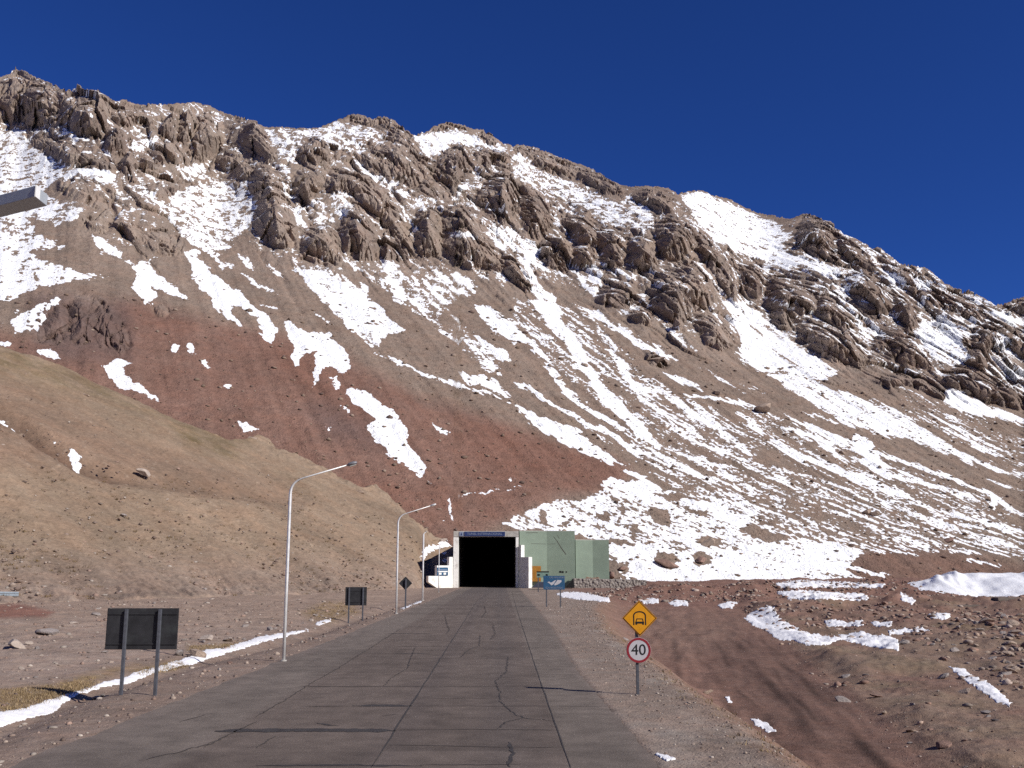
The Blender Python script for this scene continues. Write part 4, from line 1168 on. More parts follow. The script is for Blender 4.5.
sg = empty('wall_sign', on_plane(442.7, 571.5, (A[0], A[1] - .2), dl)); sg.rotation_euler = (0, 0, PI / 4)
tag(sg, 'small blue and white sign on the white wing wall left of the tunnel mouth', 'sign')
MB().box(-1.55, 0, -.85, 1.55, .06, .85).build('panel', M_BLUE2, sg, .01)
mb = MB().box(-1.4, -.02, -.12, 1.4, 0, .12)
mb.build('white_band', M_WPAINT, sg)
for a, b_ in ((-1.05, -.35), (.25, .95)): MB().box(a, -.02, -.66, b_, 0, -.24).build('white_field', M_WPAINT, sg)
MB().box(-1.2, -.02, .34, 1.2, 0, .46).build('lettering', M_PALE, sg)

# ------------------------------------------------------------------ green building
M_GREEN = plain('mint_green_render', (.21, .265, .21), .8, var=.10, scale=.35, dirt=((.26, .33, .26), .25, .5))
M_ORANGE = plain('rust_orange_paint', (.30, .135, .02), .6, var=.25, scale=1.5, dirt=((.28, .10, .03), .8, .5))
M_BLACK = plain('black_steel_and_shade', (.012, .012, .013), .5, var=.2)
M_STONE = plain('rubble_masonry', (.26, .23, .21), .9, var=.4, scale=2.2, bump_d=.05, dirt=((.1, .085, .075), 1.8, .7))
gb = empty('green_building', (8, 222, 0))
tag(gb, 'tall pale green building with folded front wall, joined to the right of the tunnel mouth', 'building')
off = Vector((8, 222, 0))


def footprint(pts, ztop, name, mat, parent, z0=-1.0, bev=.03):
    return MB().prism([(x, y, z0) for x, y in pts], (0, 0, ztop - z0)).build(name, mat, parent, bev, rel=off)


a0, a1, a2 = (PX(519.5, 575, 221).x, 221.0), (PX(547, 575, 222.3).x, 222.3), (PX(575.2, 575, 221.8).x, 221.8)
zA = PX(550, 531.3, 222).z
footprint([a0, a1, a2, (a2[0], 240), (a0[0], 240)], zA, 'wall', M_GREEN, gb)
footprint([(a0[0] - .1, a0[1] + .3), (a1[0], a1[1] + .2), (a2[0] + .12, a2[1] + .2), (a2[0] + .12, 240.1), (a0[0] - .1, 240.1)], zA + .15, 'roof', M_CONC, gb, zA + .003)
mb = MB().box(PX(530.8, 575, 220.8).x, 220.95, PX(530, 581.5, 220.8).z, PX(541, 575, 220.8).x, 221.7, PX(530, 566, 220.8).z)
d_ = mb.build('door', M_ORANGE, gb, .04, rel=off)
def wy(u): return float(np.interp(u, [519.5, 547, 575.2], [221, 222.3, 221.8])) - .012
mb = MB()
for (u, v, w_, h_) in ((560.5, 571.8, 2.0, 1.8), (562.9, 572, 1.6, 1.8), (566.5, 571.9, 1.3, 1.2)):
    p = PX(u, v, 221.9); mb = MB().box(p.x - w_ * .11, wy(u) - .03, p.z - h_ * .11, p.x + w_ * .11, 222.2, p.z + h_ * .11); mb.build('vent', M_BLACK, gb, 0, rel=off)
mb = MB()
def stain(u0, v0, u1, v1, w_, y0, y1):
    p = PX(u0, v0, y0); q = PX(u1, v1, y1); d = (q - p).normalized(); n = Vector((-d.z, 0, d.x)) * w_
    mb.prism([p + n, q + n, q - n, p - n], (0, .03, 0))
for u0_, v0_, u1_, v1_, w_ in ((553.5, 536.5, 557, 541, .05), (557, 541, 561, 547.5, .06), (561, 547.5, 566, 554.5, .08), (557, 535, 559.5, 538.5, .04), (526, 532.8, 538, 532.6, .04), (531, 543.6, 546, 544, .03), (547.5, 544, 556, 543.8, .03)):
    stain(u0_, v0_, u1_, v1_, w_, wy(u0_), wy(u1_))
mb.build('crack', M_JOINT, gb, rel=off)
g2 = empty('low_green_building', (15, 223, 0)); off = Vector((15, 223, 0))
tag(g2, 'lower pale green building on the rubble wall, right of the tall green one', 'building')
b0, b1, b2 = (PX(575.8, 575, 223).x, 223.0), (PX(593, 575, 224).x, 224.0), (PX(609.3, 575, 223.7).x, 223.7)
zB = PX(590, 540.2, 223.7).z
footprint([b0, b1, b2, (b2[0], 240), (b0[0], 240)], zB, 'wall', M_GREEN, g2)
footprint([(b0[0] + .05, b0[1] + .3), (b1[0], b1[1] + .2), (b2[0] + .15, b2[1] + .1), (b2[0] + .15, 240.1), (b0[0] + .05, 240.1)], zB + .15, 'roof', M_CONC, g2, zB + .003)
mb = MB()
for a in range(9):
    u = 584 + a * 1.7 + rng.uniform(-.5, .5); p = PX(u, 577, 223.6); h_ = rng.uniform(.5, 1.3)
    mb.prism([(p.x - .3, 223.55, p.z - .8), (p.x + .3, 223.55, p.z - .8), (p.x + .22, 223.55, p.z - .5 + h_ * .35), (p.x - .2, 223.55, p.z - .5 + h_ * .5)], (0, .35, 0))
mb.build('exposed_brick', plain('bare_brick', (.30, .2, .15), .9, var=.3, scale=2), g2, .05, rel=off)

# rubble retaining wall in front of the green buildings
sx = np.linspace(PX(573, 575, 215).x, PX(646, 575, 215).x, 160)
prof = np.concatenate([np.linspace(-.8, 1.0, 26)])
SXg = np.repeat(sx[None], 26 + 8, 0)
f1, f2, idv = worley(np.repeat(sx[None], 26, 0) / .62, np.repeat((prof[:, None] * 2.4) / .5, 160, 1), 301)
hgt = 1.95 - .35 * (sx - sx[0]) / (sx[-1] - sx[0]) + .12 * fbm(sx / .8, sx * 0, 302, 3)
zf = np.repeat(prof[:, None], 160, 1); zf = np.where(zf > 0, zf * hgt[None], zf)
yf = 214.6 - .20 * np.clip((f2 - f1) * 2, 0, 1) - .2 * idv + .1 * zf
yt = np.repeat(np.linspace(215.2, 221.5, 8)[:, None], 160, 1); zt_ = np.repeat(hgt[None], 8, 0) + .1 * fbm(SXg[:8] / .9, yt / .9, 303, 3)
o = smesh('stone_wall', np.stack([SXg, np.concatenate([yf, yt]), np.concatenate([zf, zt_])], -1).reshape(-1, 3), grid_faces(34, 160), M_STONE, False)
tag(o, 'low rough rubble stone retaining wall below the green buildings', 'stone wall')
M_WEDGE_SHADE = plain('blue_grey_shade', (.05, .055, .085), .6, var=.2)  # cast shadow by the portal built as a wedge, its shade in the colour
o = MB().prism([PX(531, 587.6, 196), PX(538.5, 582, 196), PX(545, 582, 196), PX(545, 587.8, 196)], (.3, 3.5, 0)).build('shadow_wedge', M_WEDGE_SHADE, None, .05)
tag(o, 'dark blue sloping wedge added as the shadow under the orange door', 'shadow wedge')
o = MB().prism([PX(565.5, 587, 207), PX(573.5, 578.6, 207), PX(574.5, 587, 207)], (.2, 4.5, 0)).build('shadow_wedge', M_BLACK, None, .05)  # second cast shadow, built as a solid black wedge
tag(o, 'black triangular wedge added as the shadow at the left end of the rubble stone wall', 'shadow wedge')

# ------------------------------------------------------------------ signs
M_POST = plain('grey_steel_post', (.10, .105, .125), .5, .3, var=.2, scale=8)
M_BACK = plain('dark_sign_back', (.032, .032, .036), .6, .2, var=.35, scale=2, dirt=((.075, .085, .085), 1.4, .5))
M_YEL = plain('amber_yellow_sheeting', (.62, .27, .01), .5, var=.08, scale=4)
M_RED = plain('dark_red_sheeting', (.24, .02, .03), .5, var=.1, scale=6)
M_SIGNW = plain('grey_white_sheeting', (.46, .45, .48), .5, var=.06, scale=4)


def board(name, label, corners, posts, back, mat, pr, gap=.09):
    """flat board on two posts; corners (u0, v0, u1, v1), posts [(u, v_foot)]"""
    feet = [gp(u, v) for u, v in posts]
    Y = sum(f[1] for f in feet) / len(feet)
    e = empty(name, (sum(f[0] for f in feet) / len(feet), Y, min(f[2] for f in feet))); L = Vector(e.location)
    tag(e, label, 'sign')
    u0, v0, u1, v1 = corners
    p = PX(u0, v0, Y); q = PX(u1, v1, Y)
    panel = MB().box(p.x, Y, q.z, q.x, Y + .03, p.z).build('panel', mat, e, .012, rel=L)
    s = -1 if back else 1
    for (u, v), f in zip(posts, feet):
        x = PX(u, v, Y).x
        y0 = Y - gap if back else Y + .03 + gap
        MB().box(x - pr, y0 - pr, f[2] - .3, x + pr, y0 + pr, p.z - .03).build('post', M_POST, e, .012, rel=L)
    return e, panel, L, Y, p, q


e, panel, L, Y, p, q = board('road_sign', 'large dark back of a rectangular road sign on two posts beside the ditch snow', (107.6, 608.2, 176.6, 649.5), [(121.5, 695.5), (155.5, 695)], True, M_BACK, .046, .05)
mb = MB()
for zz in (p.z - .16, q.z + .16): mb.box(p.x + .04, Y - .022, zz - .02, q.x - .04, Y, zz + .02)
mb.build('rail', M_BACK, e, rel=L)
e, panel, L, Y, p, q = board('road_sign', 'smaller black back of a near square road sign past the first lamp post', (345.5, 587, 366.5, 605.5), [(348.5, 621.5), (362.5, 621.3)], True, M_BACK, .05, .05)
mb = MB().box(p.x + .04, Y - .022, p.z - .3, q.x - .04, Y, p.z - .24); mb.box(p.x + .04, Y - .022, q.z + .24, q.x - .04, Y, q.z + .3)
mb.build('rail', M_BACK, e, rel=L)

# diamond seen from behind
fx, fy, fz = gp(405.5, 608.5)
e = empty('road_sign', (fx, fy, fz)); L = Vector(e.location)
tag(e, 'dark back of a diamond road sign between the second and third lamp posts', 'sign')
c = PX(405.5, 583.3, fy); r = 6.6 * fy / 1000
MB().prism([(c.x - r, fy, c.z), (c.x, fy, c.z - r), (c.x + r, fy, c.z), (c.x, fy, c.z + r)], (0, .03, 0)).build('panel', M_BACK, e, .01, rel=L)
MB().box(fx - .07, fy - .16, fz - .3, fx + .07, fy - .02, c.z + r * .6).build('post', M_POST, e, .012, rel=L)

# yellow diamond and 40 disc
fx, fy, fz = gp(638.3, 695)
e = empty('traffic_sign', (fx, fy, fz)); L = Vector(e.location)
tag(e, 'yellow diamond tunnel warning above a round red ringed 40 speed limit', 'traffic sign')
k = fy / 1000
dc = PX(639.6, 618.2, fy); r = 17.2 * k
rr_ = .05
def dia(rad, y): return [(dc.x - rad, y, dc.z), (dc.x, y, dc.z - rad), (dc.x + rad, y, dc.z), (dc.x, y, dc.z + rad)]
MB().box(fx - .042, fy + .04, fz - .3, fx + .042, fy + .12, dc.z + r * .3).build('post', M_POST, e, .008, rel=L)
pan = MB().prism(dia(r, fy - .004), (0, .02, 0)).build('diamond_panel', M_YEL, e, .02, rel=L)
mb = MB()
D0 = dia(r * .955, fy - .007); D1 = dia(r * .90, fy - .007)
for i in range(4): mb.prism([D0[i], D0[(i + 1) % 4], D1[(i + 1) % 4], D1[i]], (0, .002, 0))
mb.build('border', M_BLACK, pan, rel=L)
mb = MB()      # tunnel arch with a car inside
W = 6.3 * k; y_ = fy - .008
def arc(rx, rz, cz, n=16): return [(dc.x + rx * math.cos(PI * i / n), y_, dc.z + cz + rz * math.sin(PI * i / n)) for i in range(n + 1)]
o1 = arc(W, 4.2 * k, 2.6 * k); i1 = arc(W * .80, 3.0 * k, 2.6 * k)
for i in range(16): mb.prism([o1[i], o1[i + 1], i1[i + 1], i1[i]], (0, .003, 0))
for s_n in (-1, 1):
    mb.prism([(dc.x + s_n * W, y_, dc.z + 2.6 * k), (dc.x + s_n * W, y_, dc.z - 6.5 * k), (dc.x + s_n * W * .82, y_, dc.z - 6.5 * k), (dc.x + s_n * W * .82, y_, dc.z + 2.6 * k)], (0, .003, 0))
cz = dc.z - 4.2 * k
mb.prism([(dc.x - 4.3 * k, y_, cz - .9 * k), (dc.x + 4.3 * k, y_, cz - .9 * k), (dc.x + 4.3 * k, y_, cz + .7 * k), (dc.x - 4.3 * k, y_, cz + .7 * k)], (0, .003, 0))
c0 = [(dc.x - 4.0 * k, y_, cz + .7 * k), (dc.x + 4.0 * k, y_, cz + .7 * k), (dc.x + 3.0 * k, y_, cz + 4 * k), (dc.x - 3.0 * k, y_, cz + 4 * k)]
c1 = [(dc.x - 3.1 * k, y_, cz + 1.0 * k), (dc.x + 3.1 * k, y_, cz + 1.0 * k), (dc.x + 2.4 * k, y_, cz + 3.2 * k), (dc.x - 2.4 * k, y_, cz + 3.2 * k)]
for i in range(4): mb.prism([c0[i], c0[(i + 1) % 4], c1[(i + 1) % 4], c1[i]], (0, .003, 0))
for s_n in (-1, 1): mb.box(dc.x + s_n * 3.3 * k - .8 * k, y_, cz - 2.0 * k, dc.x + s_n * 3.3 * k + .8 * k, y_ + .003, cz - .9 * k)
mb.build('pictogram', M_BLACK, pan, rel=L)
rc = PX(638.7, 650.2, fy); R_ = 12.0 * k
def circ(rad, y, n=40): return [(rc.x + rad * math.cos(2 * PI * i / n), y, rc.z + rad * math.sin(2 * PI * i / n)) for i in range(n)]
pan = MB().prism(circ(R_, fy - .004), (0, .02, 0)).build('round_panel', M_SIGNW, e, .004, rel=L)
mb = MB(); A_, B_ = circ(R_ * .985, fy - .008), circ(R_ * .80, fy - .008)
for i in range(40): mb.prism([A_[i], A_[(i + 1) % 40], B_[(i + 1) % 40], B_[i]], (0, .003, 0))
mb.build('red_ring', M_RED, pan, rel=L)
t_ = text_mesh('number', '40', 14.5 * k, M_BLACK, pan, (rc.x - L.x, fy - .010 - L.y, rc.z - L.z), width=14.0 * k, thick=.001)
bv = t_.data
# thicken the strokes a little
bmt = bmesh.new(); bmt.from_mesh(bv)
bmt.to_mesh(bv); bmt.free()

# blue board with two white island shapes
e, panel, L, Y, p, q = board('information_sign', 'blue board with two white island shapes on two posts, right of the road', (543.3, 575.8, 564.8, 589.6), [(546.6, 606.5), (560.5, 607.2)], False, M_BLUE2, .06, .06)
kk = Y / 1000
cx = (p.x + q.x) / 2; czz = (p.z + q.z) / 2
mb = MB()
isl = [[(-6.6, .4), (-4.6, -.6), (-2.6, -2.6), (-.6, -1.6), (1.2, 1.2), (2.4, 2.6), (.6, 2.2), (-1.4, .8), (-3.2, .0), (-4.8, 1.2)], [(.2, -2.6), (2.6, -2.2), (5.4, -.8), (7.4, 1.0), (7.2, 2.6), (5.2, 2.4), (3.4, 2.8), (2.2, .8), (.6, -.8)]]
for s_ in isl: mb.prism([(cx + a * kk, Y - .014, czz + b_ * kk) for a, b_ in s_], (0, .012, 0))
mb.build('island_shape', M_SIGNW, panel, rel=L)
text_mesh('lettering', 'LAS MALVINAS', .26, M_PALE, panel, (cx - L.x + .3, Y - .01 - L.y, p.z - .17 - L.z), width=1.5, thick=.003)
text_mesh('lettering', 'SON ARGENTINAS', .26, M_PALE, panel, (cx - L.x, Y - .01 - L.y, q.z + .17 - L.z), width=1.7, thick=.003)
# small board nearer the portal
fx, fy, fz = gp(538.3, 592)
e = empty('small_sign', (fx, fy, fz)); L = Vector(e.location)
tag(e, 'small dull green sign on a post in front of the orange door', 'sign')
p, q = PX(536.6, 571.2, fy), PX(549, 577.6, fy)
MB().box(fx - .09, fy + .05, fz - .3, fx + .09, fy + .2, p.z - .1).build('post', M_POST, e, 0, rel=L)
pan = MB().box(p.x, fy, q.z, q.x, fy + .04, p.z).build('panel', plain('dull_green_enamel', (.16, .24, .2), .5, var=.2), e, .01, rel=L)
mb = MB().box(p.x, fy - .02, p.z - .2, q.x, fy, p.z); mb.box(p.x + .15, fy - .02, q.z + .3, p.x + .55, fy, q.z + .6); mb.box(q.x - .55, fy - .02, q.z + .3, q.x - .2, fy, q.z + .6)
mb.build('dark_mark', M_BLACK, pan, rel=L)

# ------------------------------------------------------------------ lamps
M_GALV = plain('white_galvanised_steel', (.74, .74, .74), .45, .35, var=.12, scale=3, dirt=((.38, .36, .34), 1.2, .5))
M_LAMP = plain('lamp_housing', (.20, .20, .22), .5, .2, var=.1)
M_GLASS = plain('lamp_glass', (.55, .55, .5), .2, 0, var=.05)
LAMPS = [
    ((283.5, 661.5), (289.5, 494), (297, 480), (344, 464.5), .064, 'tall curved street lamp nearest the camera, left of the road'),
    ((396.2, 614), (393.8, 524), (398, 515), (431, 505.5), .08, 'street lamp with bare bent arm just left of the diamond sign'),
    ((422.5, 600.5), (422.2, 536), (422.6, 533.5), (425.5, 531.5), .105, 'armless third lamp post along the road, right of the diamond sign'),
    ((438.6, 592.5), (438.9, 550), (439.6, 544.5), (446.5, 541), .075, 'thin farthest lamp post standing in front of the white wing wall'),
]
for (fu, fv), (bu, bv_), (cu_, cv), (tu, tv), r, lab in LAMPS:
    Xf, Yf = at0(fu, fv, -.02); 
    e = empty('street_lamp', (Xf, Yf, -.02)); L = Vector(e.location)
    tag(e, lab, 'street lamp', 'street lamps along the left edge of the road')
    zb = PX(bu, bv_, Yf).z; zt2 = PX(tu, tv, Yf).z; arm = PX(tu, tv, Yf).x - PX(fu, tv, Yf).x
    zc_ = PX(cu_, cv, Yf).z
    path = [Vector((0, 0, -.3 )), Vector((0, 0, zb * .5)), Vector((0, 0, zb))]
    P0 = Vector((0, 0, zb)); P1 = Vector((0, 0, zb + (zc_ - L.z - zb) * .9)); P3 = Vector((arm * .93, -.0, zt2)); 
    P2 = Vector((arm * .22, 0, zc_ + (zt2 - zc_) * .18))
    for i in range(1, 9):
        s_ = i / 8; path.append(P0 * (1 - s_) ** 2 + P1 * 2 * s_ * (1 - s_) + P2 * s_ * s_)
    path.append(P3)
    MB().tube(path, r * 1.05, r * .42, 12).build('pole', M_GALV, e, smooth=True)
    hd = MB(); d = (P3 - P2).normalized(); up = Vector((-d.z, 0, d.x)); sd = Vector((0, 1, 0))
    hl = arm * .16
    sec = [(-.02, .05, .04), (.12, .11, .07), (.6, .13, .09), (.95, .08, .05), (1.0, .04, .03)]
    vs = []; fs = []
    for s_, w_, h_ in sec:
        cpt = P3 + d * (hl * s_)
        for a_ in range(8):
            an = 2 * PI * a_ / 8; vs.append(cpt + sd * (math.cos(an) * w_) + up * (math.sin(an) * h_))
    for i in range(4):
        for a_ in range(8): fs.append((i * 8 + a_, i * 8 + (a_ + 1) % 8, i * 8 + 8 + (a_ + 1) % 8, i * 8 + 8 + a_))
    fs += [tuple(range(8)), tuple(32 + a_ for a_ in range(8))]
    hd.add(vs, fs); hd = hd.build('lamp_head', M_LAMP if fu < 300 else M_GALV, e, smooth=True)
    gl_ = MB(); cpt = P3 + d * (hl * .5) - up * .075
    gl_.prism([cpt + d * (hl * .32) + sd * .07, cpt + d * (hl * .32) - sd * .07, cpt - d * (hl * .3) - sd * .09, cpt - d * (hl * .3) + sd * .09], up * .02 * -1)
    gl_.build('lens', M_GLASS, hd)
    MB().tube([(0, 0, -.2), (0, 0, .06)], r * 1.9, r * 1.9, 12).build('base_collar', M_CONC, e, .01)

# crash barrier far left
p0 = Vector((*at0(-190, 607, 0), 0)); p1 = Vector((*at0(18, 605.5, 0), 0))
p0.z = float(Gh(p0.x, p0.y)); p1.z = float(Gh(p1.x, p1.y))
e = empty('guardrail', p1); L = Vector(p1)
tag(e, 'short end of a pale blue grey crash barrier at the left edge of the scree', 'guardrail')
d = (p0 - p1).normalized(); nrm = Vector((-d.y, d.x, 0)); nrm = nrm if nrm.y < 0 else -nrm
prof = [(.86, 0), (.80, .06), (.70, .07), (.62, .0), (.54, .07), (.44, .06), (.38, 0)]
vs = []; fs = []; n_ = 12
for i in range(n_ + 1):
    c_ = d * ((p0 - p1).length * i / n_)
    for z_, o_ in prof: vs.append(c_ + nrm * (o_ + .1) + Vector((0, 0, z_ * 1.05)))
for i in range(n_):
    for j in range(6): fs.append((i * 7 + j, i * 7 + j + 1, i * 7 + 8 + j, i * 7 + 7 + j))
M_RAIL = plain('weathered_zinc', (.36, .42, .47), .5, .3, var=.15)
MB().add(vs, fs).build('beam', M_RAIL, e)
for i in range(5):
    c_ = d * (1.2 + i * 4.0)
    MB().box(c_.x - .07, c_.y - .07, -.3, c_.x + .07, c_.y + .07, .85).build('post', M_POST, e)

# beam end jutting in high on the left
Yb = 18.0
P_tf = PX(33.5, 185.2, Yb); P_bf = PX(35.2, 196.5, Yb); hgt_ = P_tf.z - P_bf.z
dirv = Vector((-.88, .475, 0)); depv = Vector((0, .50, 0)); 
e = empty('overhead_arm', (P_bf.x + dirv.x * 4.6, P_bf.y + dirv.y * 4.6, -.1)); L = Vector(e.location)
tag(e, 'blunt end of a grey box arm jutting in from the left against the snow', 'overhead arm')
M_BOXG = plain('grey_painted_metal', (.40, .43, .46), .5, .1, var=.15, scale=3, dirt=((.25, .24, .23), 3, .5))
st = P_bf
c8 = [st, st + dirv * 5.2, st + dirv * 5.2 + depv, st + depv]
MB().prism([v_ - L for v_ in c8], (0, 0, hgt_)).build('beam', M_BOXG, e, .012)
ecap = [st + Vector((.012, -.012, -.004)), st + depv * .32 + Vector((.012, 0, -.004)), st + depv * .32 + Vector((.012, 0, hgt_ + .004)), st + Vector((.012, -.012, hgt_ + .004))]
MB().prism([v_ - L for v_ in ecap], (-.02, 0, 0)).build('end_cap', M_WPAINT, e)
MB().tube([(0, .25, -.3), (0, .25, 4), (0, .25, P_bf.z - L.z)], .16, .11, 14).build('post', M_GALV, e, smooth=True)

# ------------------------------------------------------------------ snow patches on the ground
def snow_patch(label, poly, th, mat=M_SNOW, step=.8, name='snow_patch', group='snow patches left on the bare ground', seed=0, rag=2.2, shrink=0.0):
    p = np.array(poly, float)
    uu = np.arange(p[:, 0].min() - 3, p[:, 0].max() + 3, step); vv = np.arange(p[:, 1].min() - 3, p[:, 1].max() + 3, step * .75)
    U_, V_ = np.meshgrid(uu, vv)
    ins = np.zeros(U_.shape, bool); dist = np.full(U_.shape, 1e9)
    for i in range(len(p)):
        ax, ay = p[i]; bx, by = p[(i + 1) % len(p)]
        if ay != by: ins ^= ((ay > V_) != (by > V_)) & (U_ < (bx - ax) * (V_ - ay) / (by - ay) + ax)
        Ls = (bx - ax) ** 2 + (by - ay) ** 2 + 1e-9
        tt = np.clip(((U_ - ax) * (bx - ax) + (V_ - ay) * (by - ay)) / Ls, 0, 1)
        dist = np.minimum(dist, np.hypot(U_ - ax - tt * (bx - ax), (V_ - ay - tt * (by - ay)) * 1.3))
    x, y = ground_hit(U_.ravel(), V_.ravel()); x = x.reshape(U_.shape); y = y.reshape(U_.shape)
    sd = np.where(ins, dist, -dist) - shrink + rag * fbm(U_ / 5, V_ / 3, 400 + seed, 3)
    gz = Gh(x, y)
    sd = sd - 1.1 * np.clip(perlin(x / .35, y / .6, 430 + seed), -1, 1)
    hh = sst(0, 7.0, sd)
    z = gz + .26 * th * hh * (1 + .3 * fbm(x / 1.2, y / 1.6, 420 + seed, 3)) + .012 * hh * fbm(x / .25, y / .4, 440 + seed, 2) + np.where(sd <= 0, -.05, .02 + .02 * np.clip(th / .1 - 1, 0, 2))
    keep = np.maximum.reduce([sd[:-1, :-1], sd[1:, :-1], sd[:-1, 1:], sd[1:, 1:]]) > 0
    f = grid_faces(*U_.shape, keep)
    used = np.unique(f); remap = -np.ones(U_.size, int); remap[used] = np.arange(len(used))
    o = smesh(name, np.stack([x, y, z], -1).reshape(-1, 3)[used], remap[f], mat, True)
    tag(o, label, 'snow', group)
    return o


snow_patch('long ribbon of snow lying in the ditch left of the road, behind the large sign', [(-20, 718), (0, 712), (30, 706), (50, 699), (75, 690), (100, 682), (125, 675), (150, 667), (175, 660), (190, 655), (205, 649), (225, 646), (245, 640), (262, 635), (290, 630.5), (310, 628.5), (309, 632), (290, 637), (262, 644), (240, 651), (215, 658), (195, 665), (175, 669), (150, 676), (130, 684), (100, 689), (80, 695), (66, 703), (58, 711), (40, 717), (15, 723), (0, 728), (-20, 736)], .08, seed=1, rag=1.6, shrink=1.5)
snow_patch('short snow scrap between the first lamp and the near square sign', [(315, 623.5), (322, 620.5), (331, 618.4), (331, 621.5), (322, 624.6), (316, 626)], .10, seed=2, rag=.8, step=.5)
snow_patch('thin snow line at the foot of the third lamp post', [(400, 608.5), (405, 606.4), (412, 603.8), (421, 600.6), (422, 602), (412, 605.6), (404, 609)], .10, seed=3, rag=.8, step=.4)
snow_patch('tiny white snow lump at the road edge near the second lamp', [(388, 621.5), (391, 620.6), (394, 622.2), (391, 623.6), (388, 623)], .12, seed=4, rag=.4, step=.4)
snow_patch('broad L-shaped snow patch beside the dirt track on the right', [(744, 618), (752, 612), (766, 605.5), (774, 607), (776, 614), (785, 622), (800, 629), (812, 634), (830, 637), (846, 634), (862, 631.5), (872, 635), (882, 634.5), (898, 640), (898.5, 650), (880, 648), (860, 644.5), (840, 640), (826, 645), (806, 645), (795, 641), (778, 640), (766, 631), (752, 625)], .16, seed=5)
snow_patch('narrow slanting snow tongue on the brown slope at lower right', [(949, 666), (956, 667), (963, 668), (972, 675), (985, 681), (998, 691), (1012, 703), (1010, 707), (996, 701), (980, 690), (962, 679)], .12, seed=6, rag=1.6)
snow_patch('long flat snow strip behind the rubble right of the yellow sign', [(776, 592), (800, 590.5), (830, 592), (864, 594), (870, 600), (850, 600.5), (812, 599), (790, 600)], .3, seed=7, step=.7, rag=1.6)
snow_patch('thin upper snow strip above the long flat one on the right', [(776, 583), (800, 580), (840, 582), (886, 584), (882, 588), (840, 587.5), (800, 587.5), (778, 588)], .3, seed=8, step=.7, rag=1.2)
snow_patch('ragged low snow strip among the red rubble above the L-shaped patch', [(824, 621), (834, 619), (848, 623), (862, 620), (864, 625), (848, 626.5), (828, 627)], .2, seed=9, step=.6, rag=2.0)
snow_patch('small white scrap right of the ragged strip in the rubble', [(870, 622), (880, 623), (892, 621), (892, 626), (876, 627)], .2, seed=10, step=.6, rag=1.6)
snow_patch('thin snow lines in the rubble below the two slabs', [(926, 615), (940, 613), (950, 614), (948, 620), (934, 619)], .25, seed=11, step=.6, rag=2.2)
snow_patch('short steep snow scrap left of the big snow bank', [(900, 592), (905, 594), (916, 601), (912, 604), (902, 601)], .25, seed=12, step=.6, rag=1.4)
snow_patch('white snow patch between the blue board and the rubble berm', [(556, 594), (566, 592.2), (580, 592), (592, 594.5), (609, 598), (610, 602), (596, 601), (578, 599.5), (562, 597.5)], .3, seed=13, step=.6, rag=1.0)
snow_patch('snow scrap on the berm directly left of the yellow diamond', [(640, 601), (650, 598), (659, 599), (658, 603), (644, 603.5)], .3, seed=14, step=.6, rag=1.0)
snow_patch('snow scrap on the berm right of the yellow diamond', [(668, 603), (676, 599.6), (687, 601), (688, 605.5), (674, 606)], .3, seed=15, step=.6, rag=1.0)
snow_patch('snow scrap at the berm end above the dirt track', [(718, 605), (728, 601.5), (738, 602), (732, 608), (722, 608)], .3, seed=16, step=.6, rag=1.0)
snow_patch('small snow scrap on the embankment at the lower right of the road', [(751, 719), (758, 718.6), (768, 724), (776, 731), (768, 732), (756, 726)], .08, seed=17, step=.7, rag=1.4)
snow_patch('tiny snow scrap above the lower embankment scrap', [(725, 697), (729, 697), (732, 703), (728, 703.5)], .06, seed=18, step=.6, rag=.6)
snow_patch('broken white crumbs on the gravel at the bottom right of the road', [(656, 754), (668, 756), (676, 759), (664, 761)], .02, seed=19, step=.5, rag=2.6)
snow_patch('white snow scrap between the ragged strip and the slab rocks', [(888, 631), (910, 628.5), (930, 629.5), (930, 632), (908, 632.5), (890, 635)], .2, seed=20, step=.6, rag=2.0)

# big snow bank on the far right
bx = np.linspace(53, 125, 260); by = np.linspace(126, 196, 150)
BX, BY = np.meshgrid(bx, by)
front = 137 - 8 * np.exp(-((BX - 76) / 8) ** 2) + 1.5 * fbm(BX / 5, BY * 0, 501, 3)
h_ = sst(0, 15, BY - front) * sst(.395, .455, BX / BY + .006 * fbm(BY / 6, BX / 6, 504, 2)) ** .8
scal = .5 + 1.1 * fbm(BX / 5.5 + perlin(BY / 7, BX / 9, 505), BY / 11, 502, 4)
g0_ = Gh(BX, BY, False) - .25
BZ = g0_ + (2.7 - g0_) * h_ + 1.9 * h_ * (1 - .2 * h_) * (1.0 * (scal - .4) * sst(2, 7, BY - front) * sst(24, 12, BY - front)) + .12 * fbm(BX / 1.5, BY / 1.5, 503, 4)
BZ = np.where(h_ < .02, BZ - 1.2, BZ)
o = smesh('snow_bank', np.stack([BX, BY, BZ], -1).reshape(-1, 3), grid_faces(*BX.shape), M_SNOW_DIRTY, True)
tag(o, 'big scalloped white snow bank at the right edge of the valley floor', 'snow bank')
M_SLAB = plain('weathered_plank', (.16, .13, .11), .9, var=.3, scale=2)
for u0, u1, v0_, lab in ((951, 985, 605.5, 'long flat dark slab lying in front of the snow bank'), (999, 1040, 607.5, 'flat dark slab cut by the right picture edge below the snow bank')):
    Ys = 112.0; p = PX(u0, v0_, Ys); q = PX(u1, v0_ + 1.5, Ys)
    zg = float(Gh((p.x + q.x) / 2, Ys)); ztop = max(p.z, zg + .15)
    o = MB().prism([(p.x, Ys, zg - .2), (q.x, Ys - .5, zg - .2), (q.x, Ys - .4, ztop), (p.x, Ys + .1, ztop)], (.5, 2.4, 0)).build('flat_slab', M_SLAB, None, .05)
    tag(o, lab, 'slab')

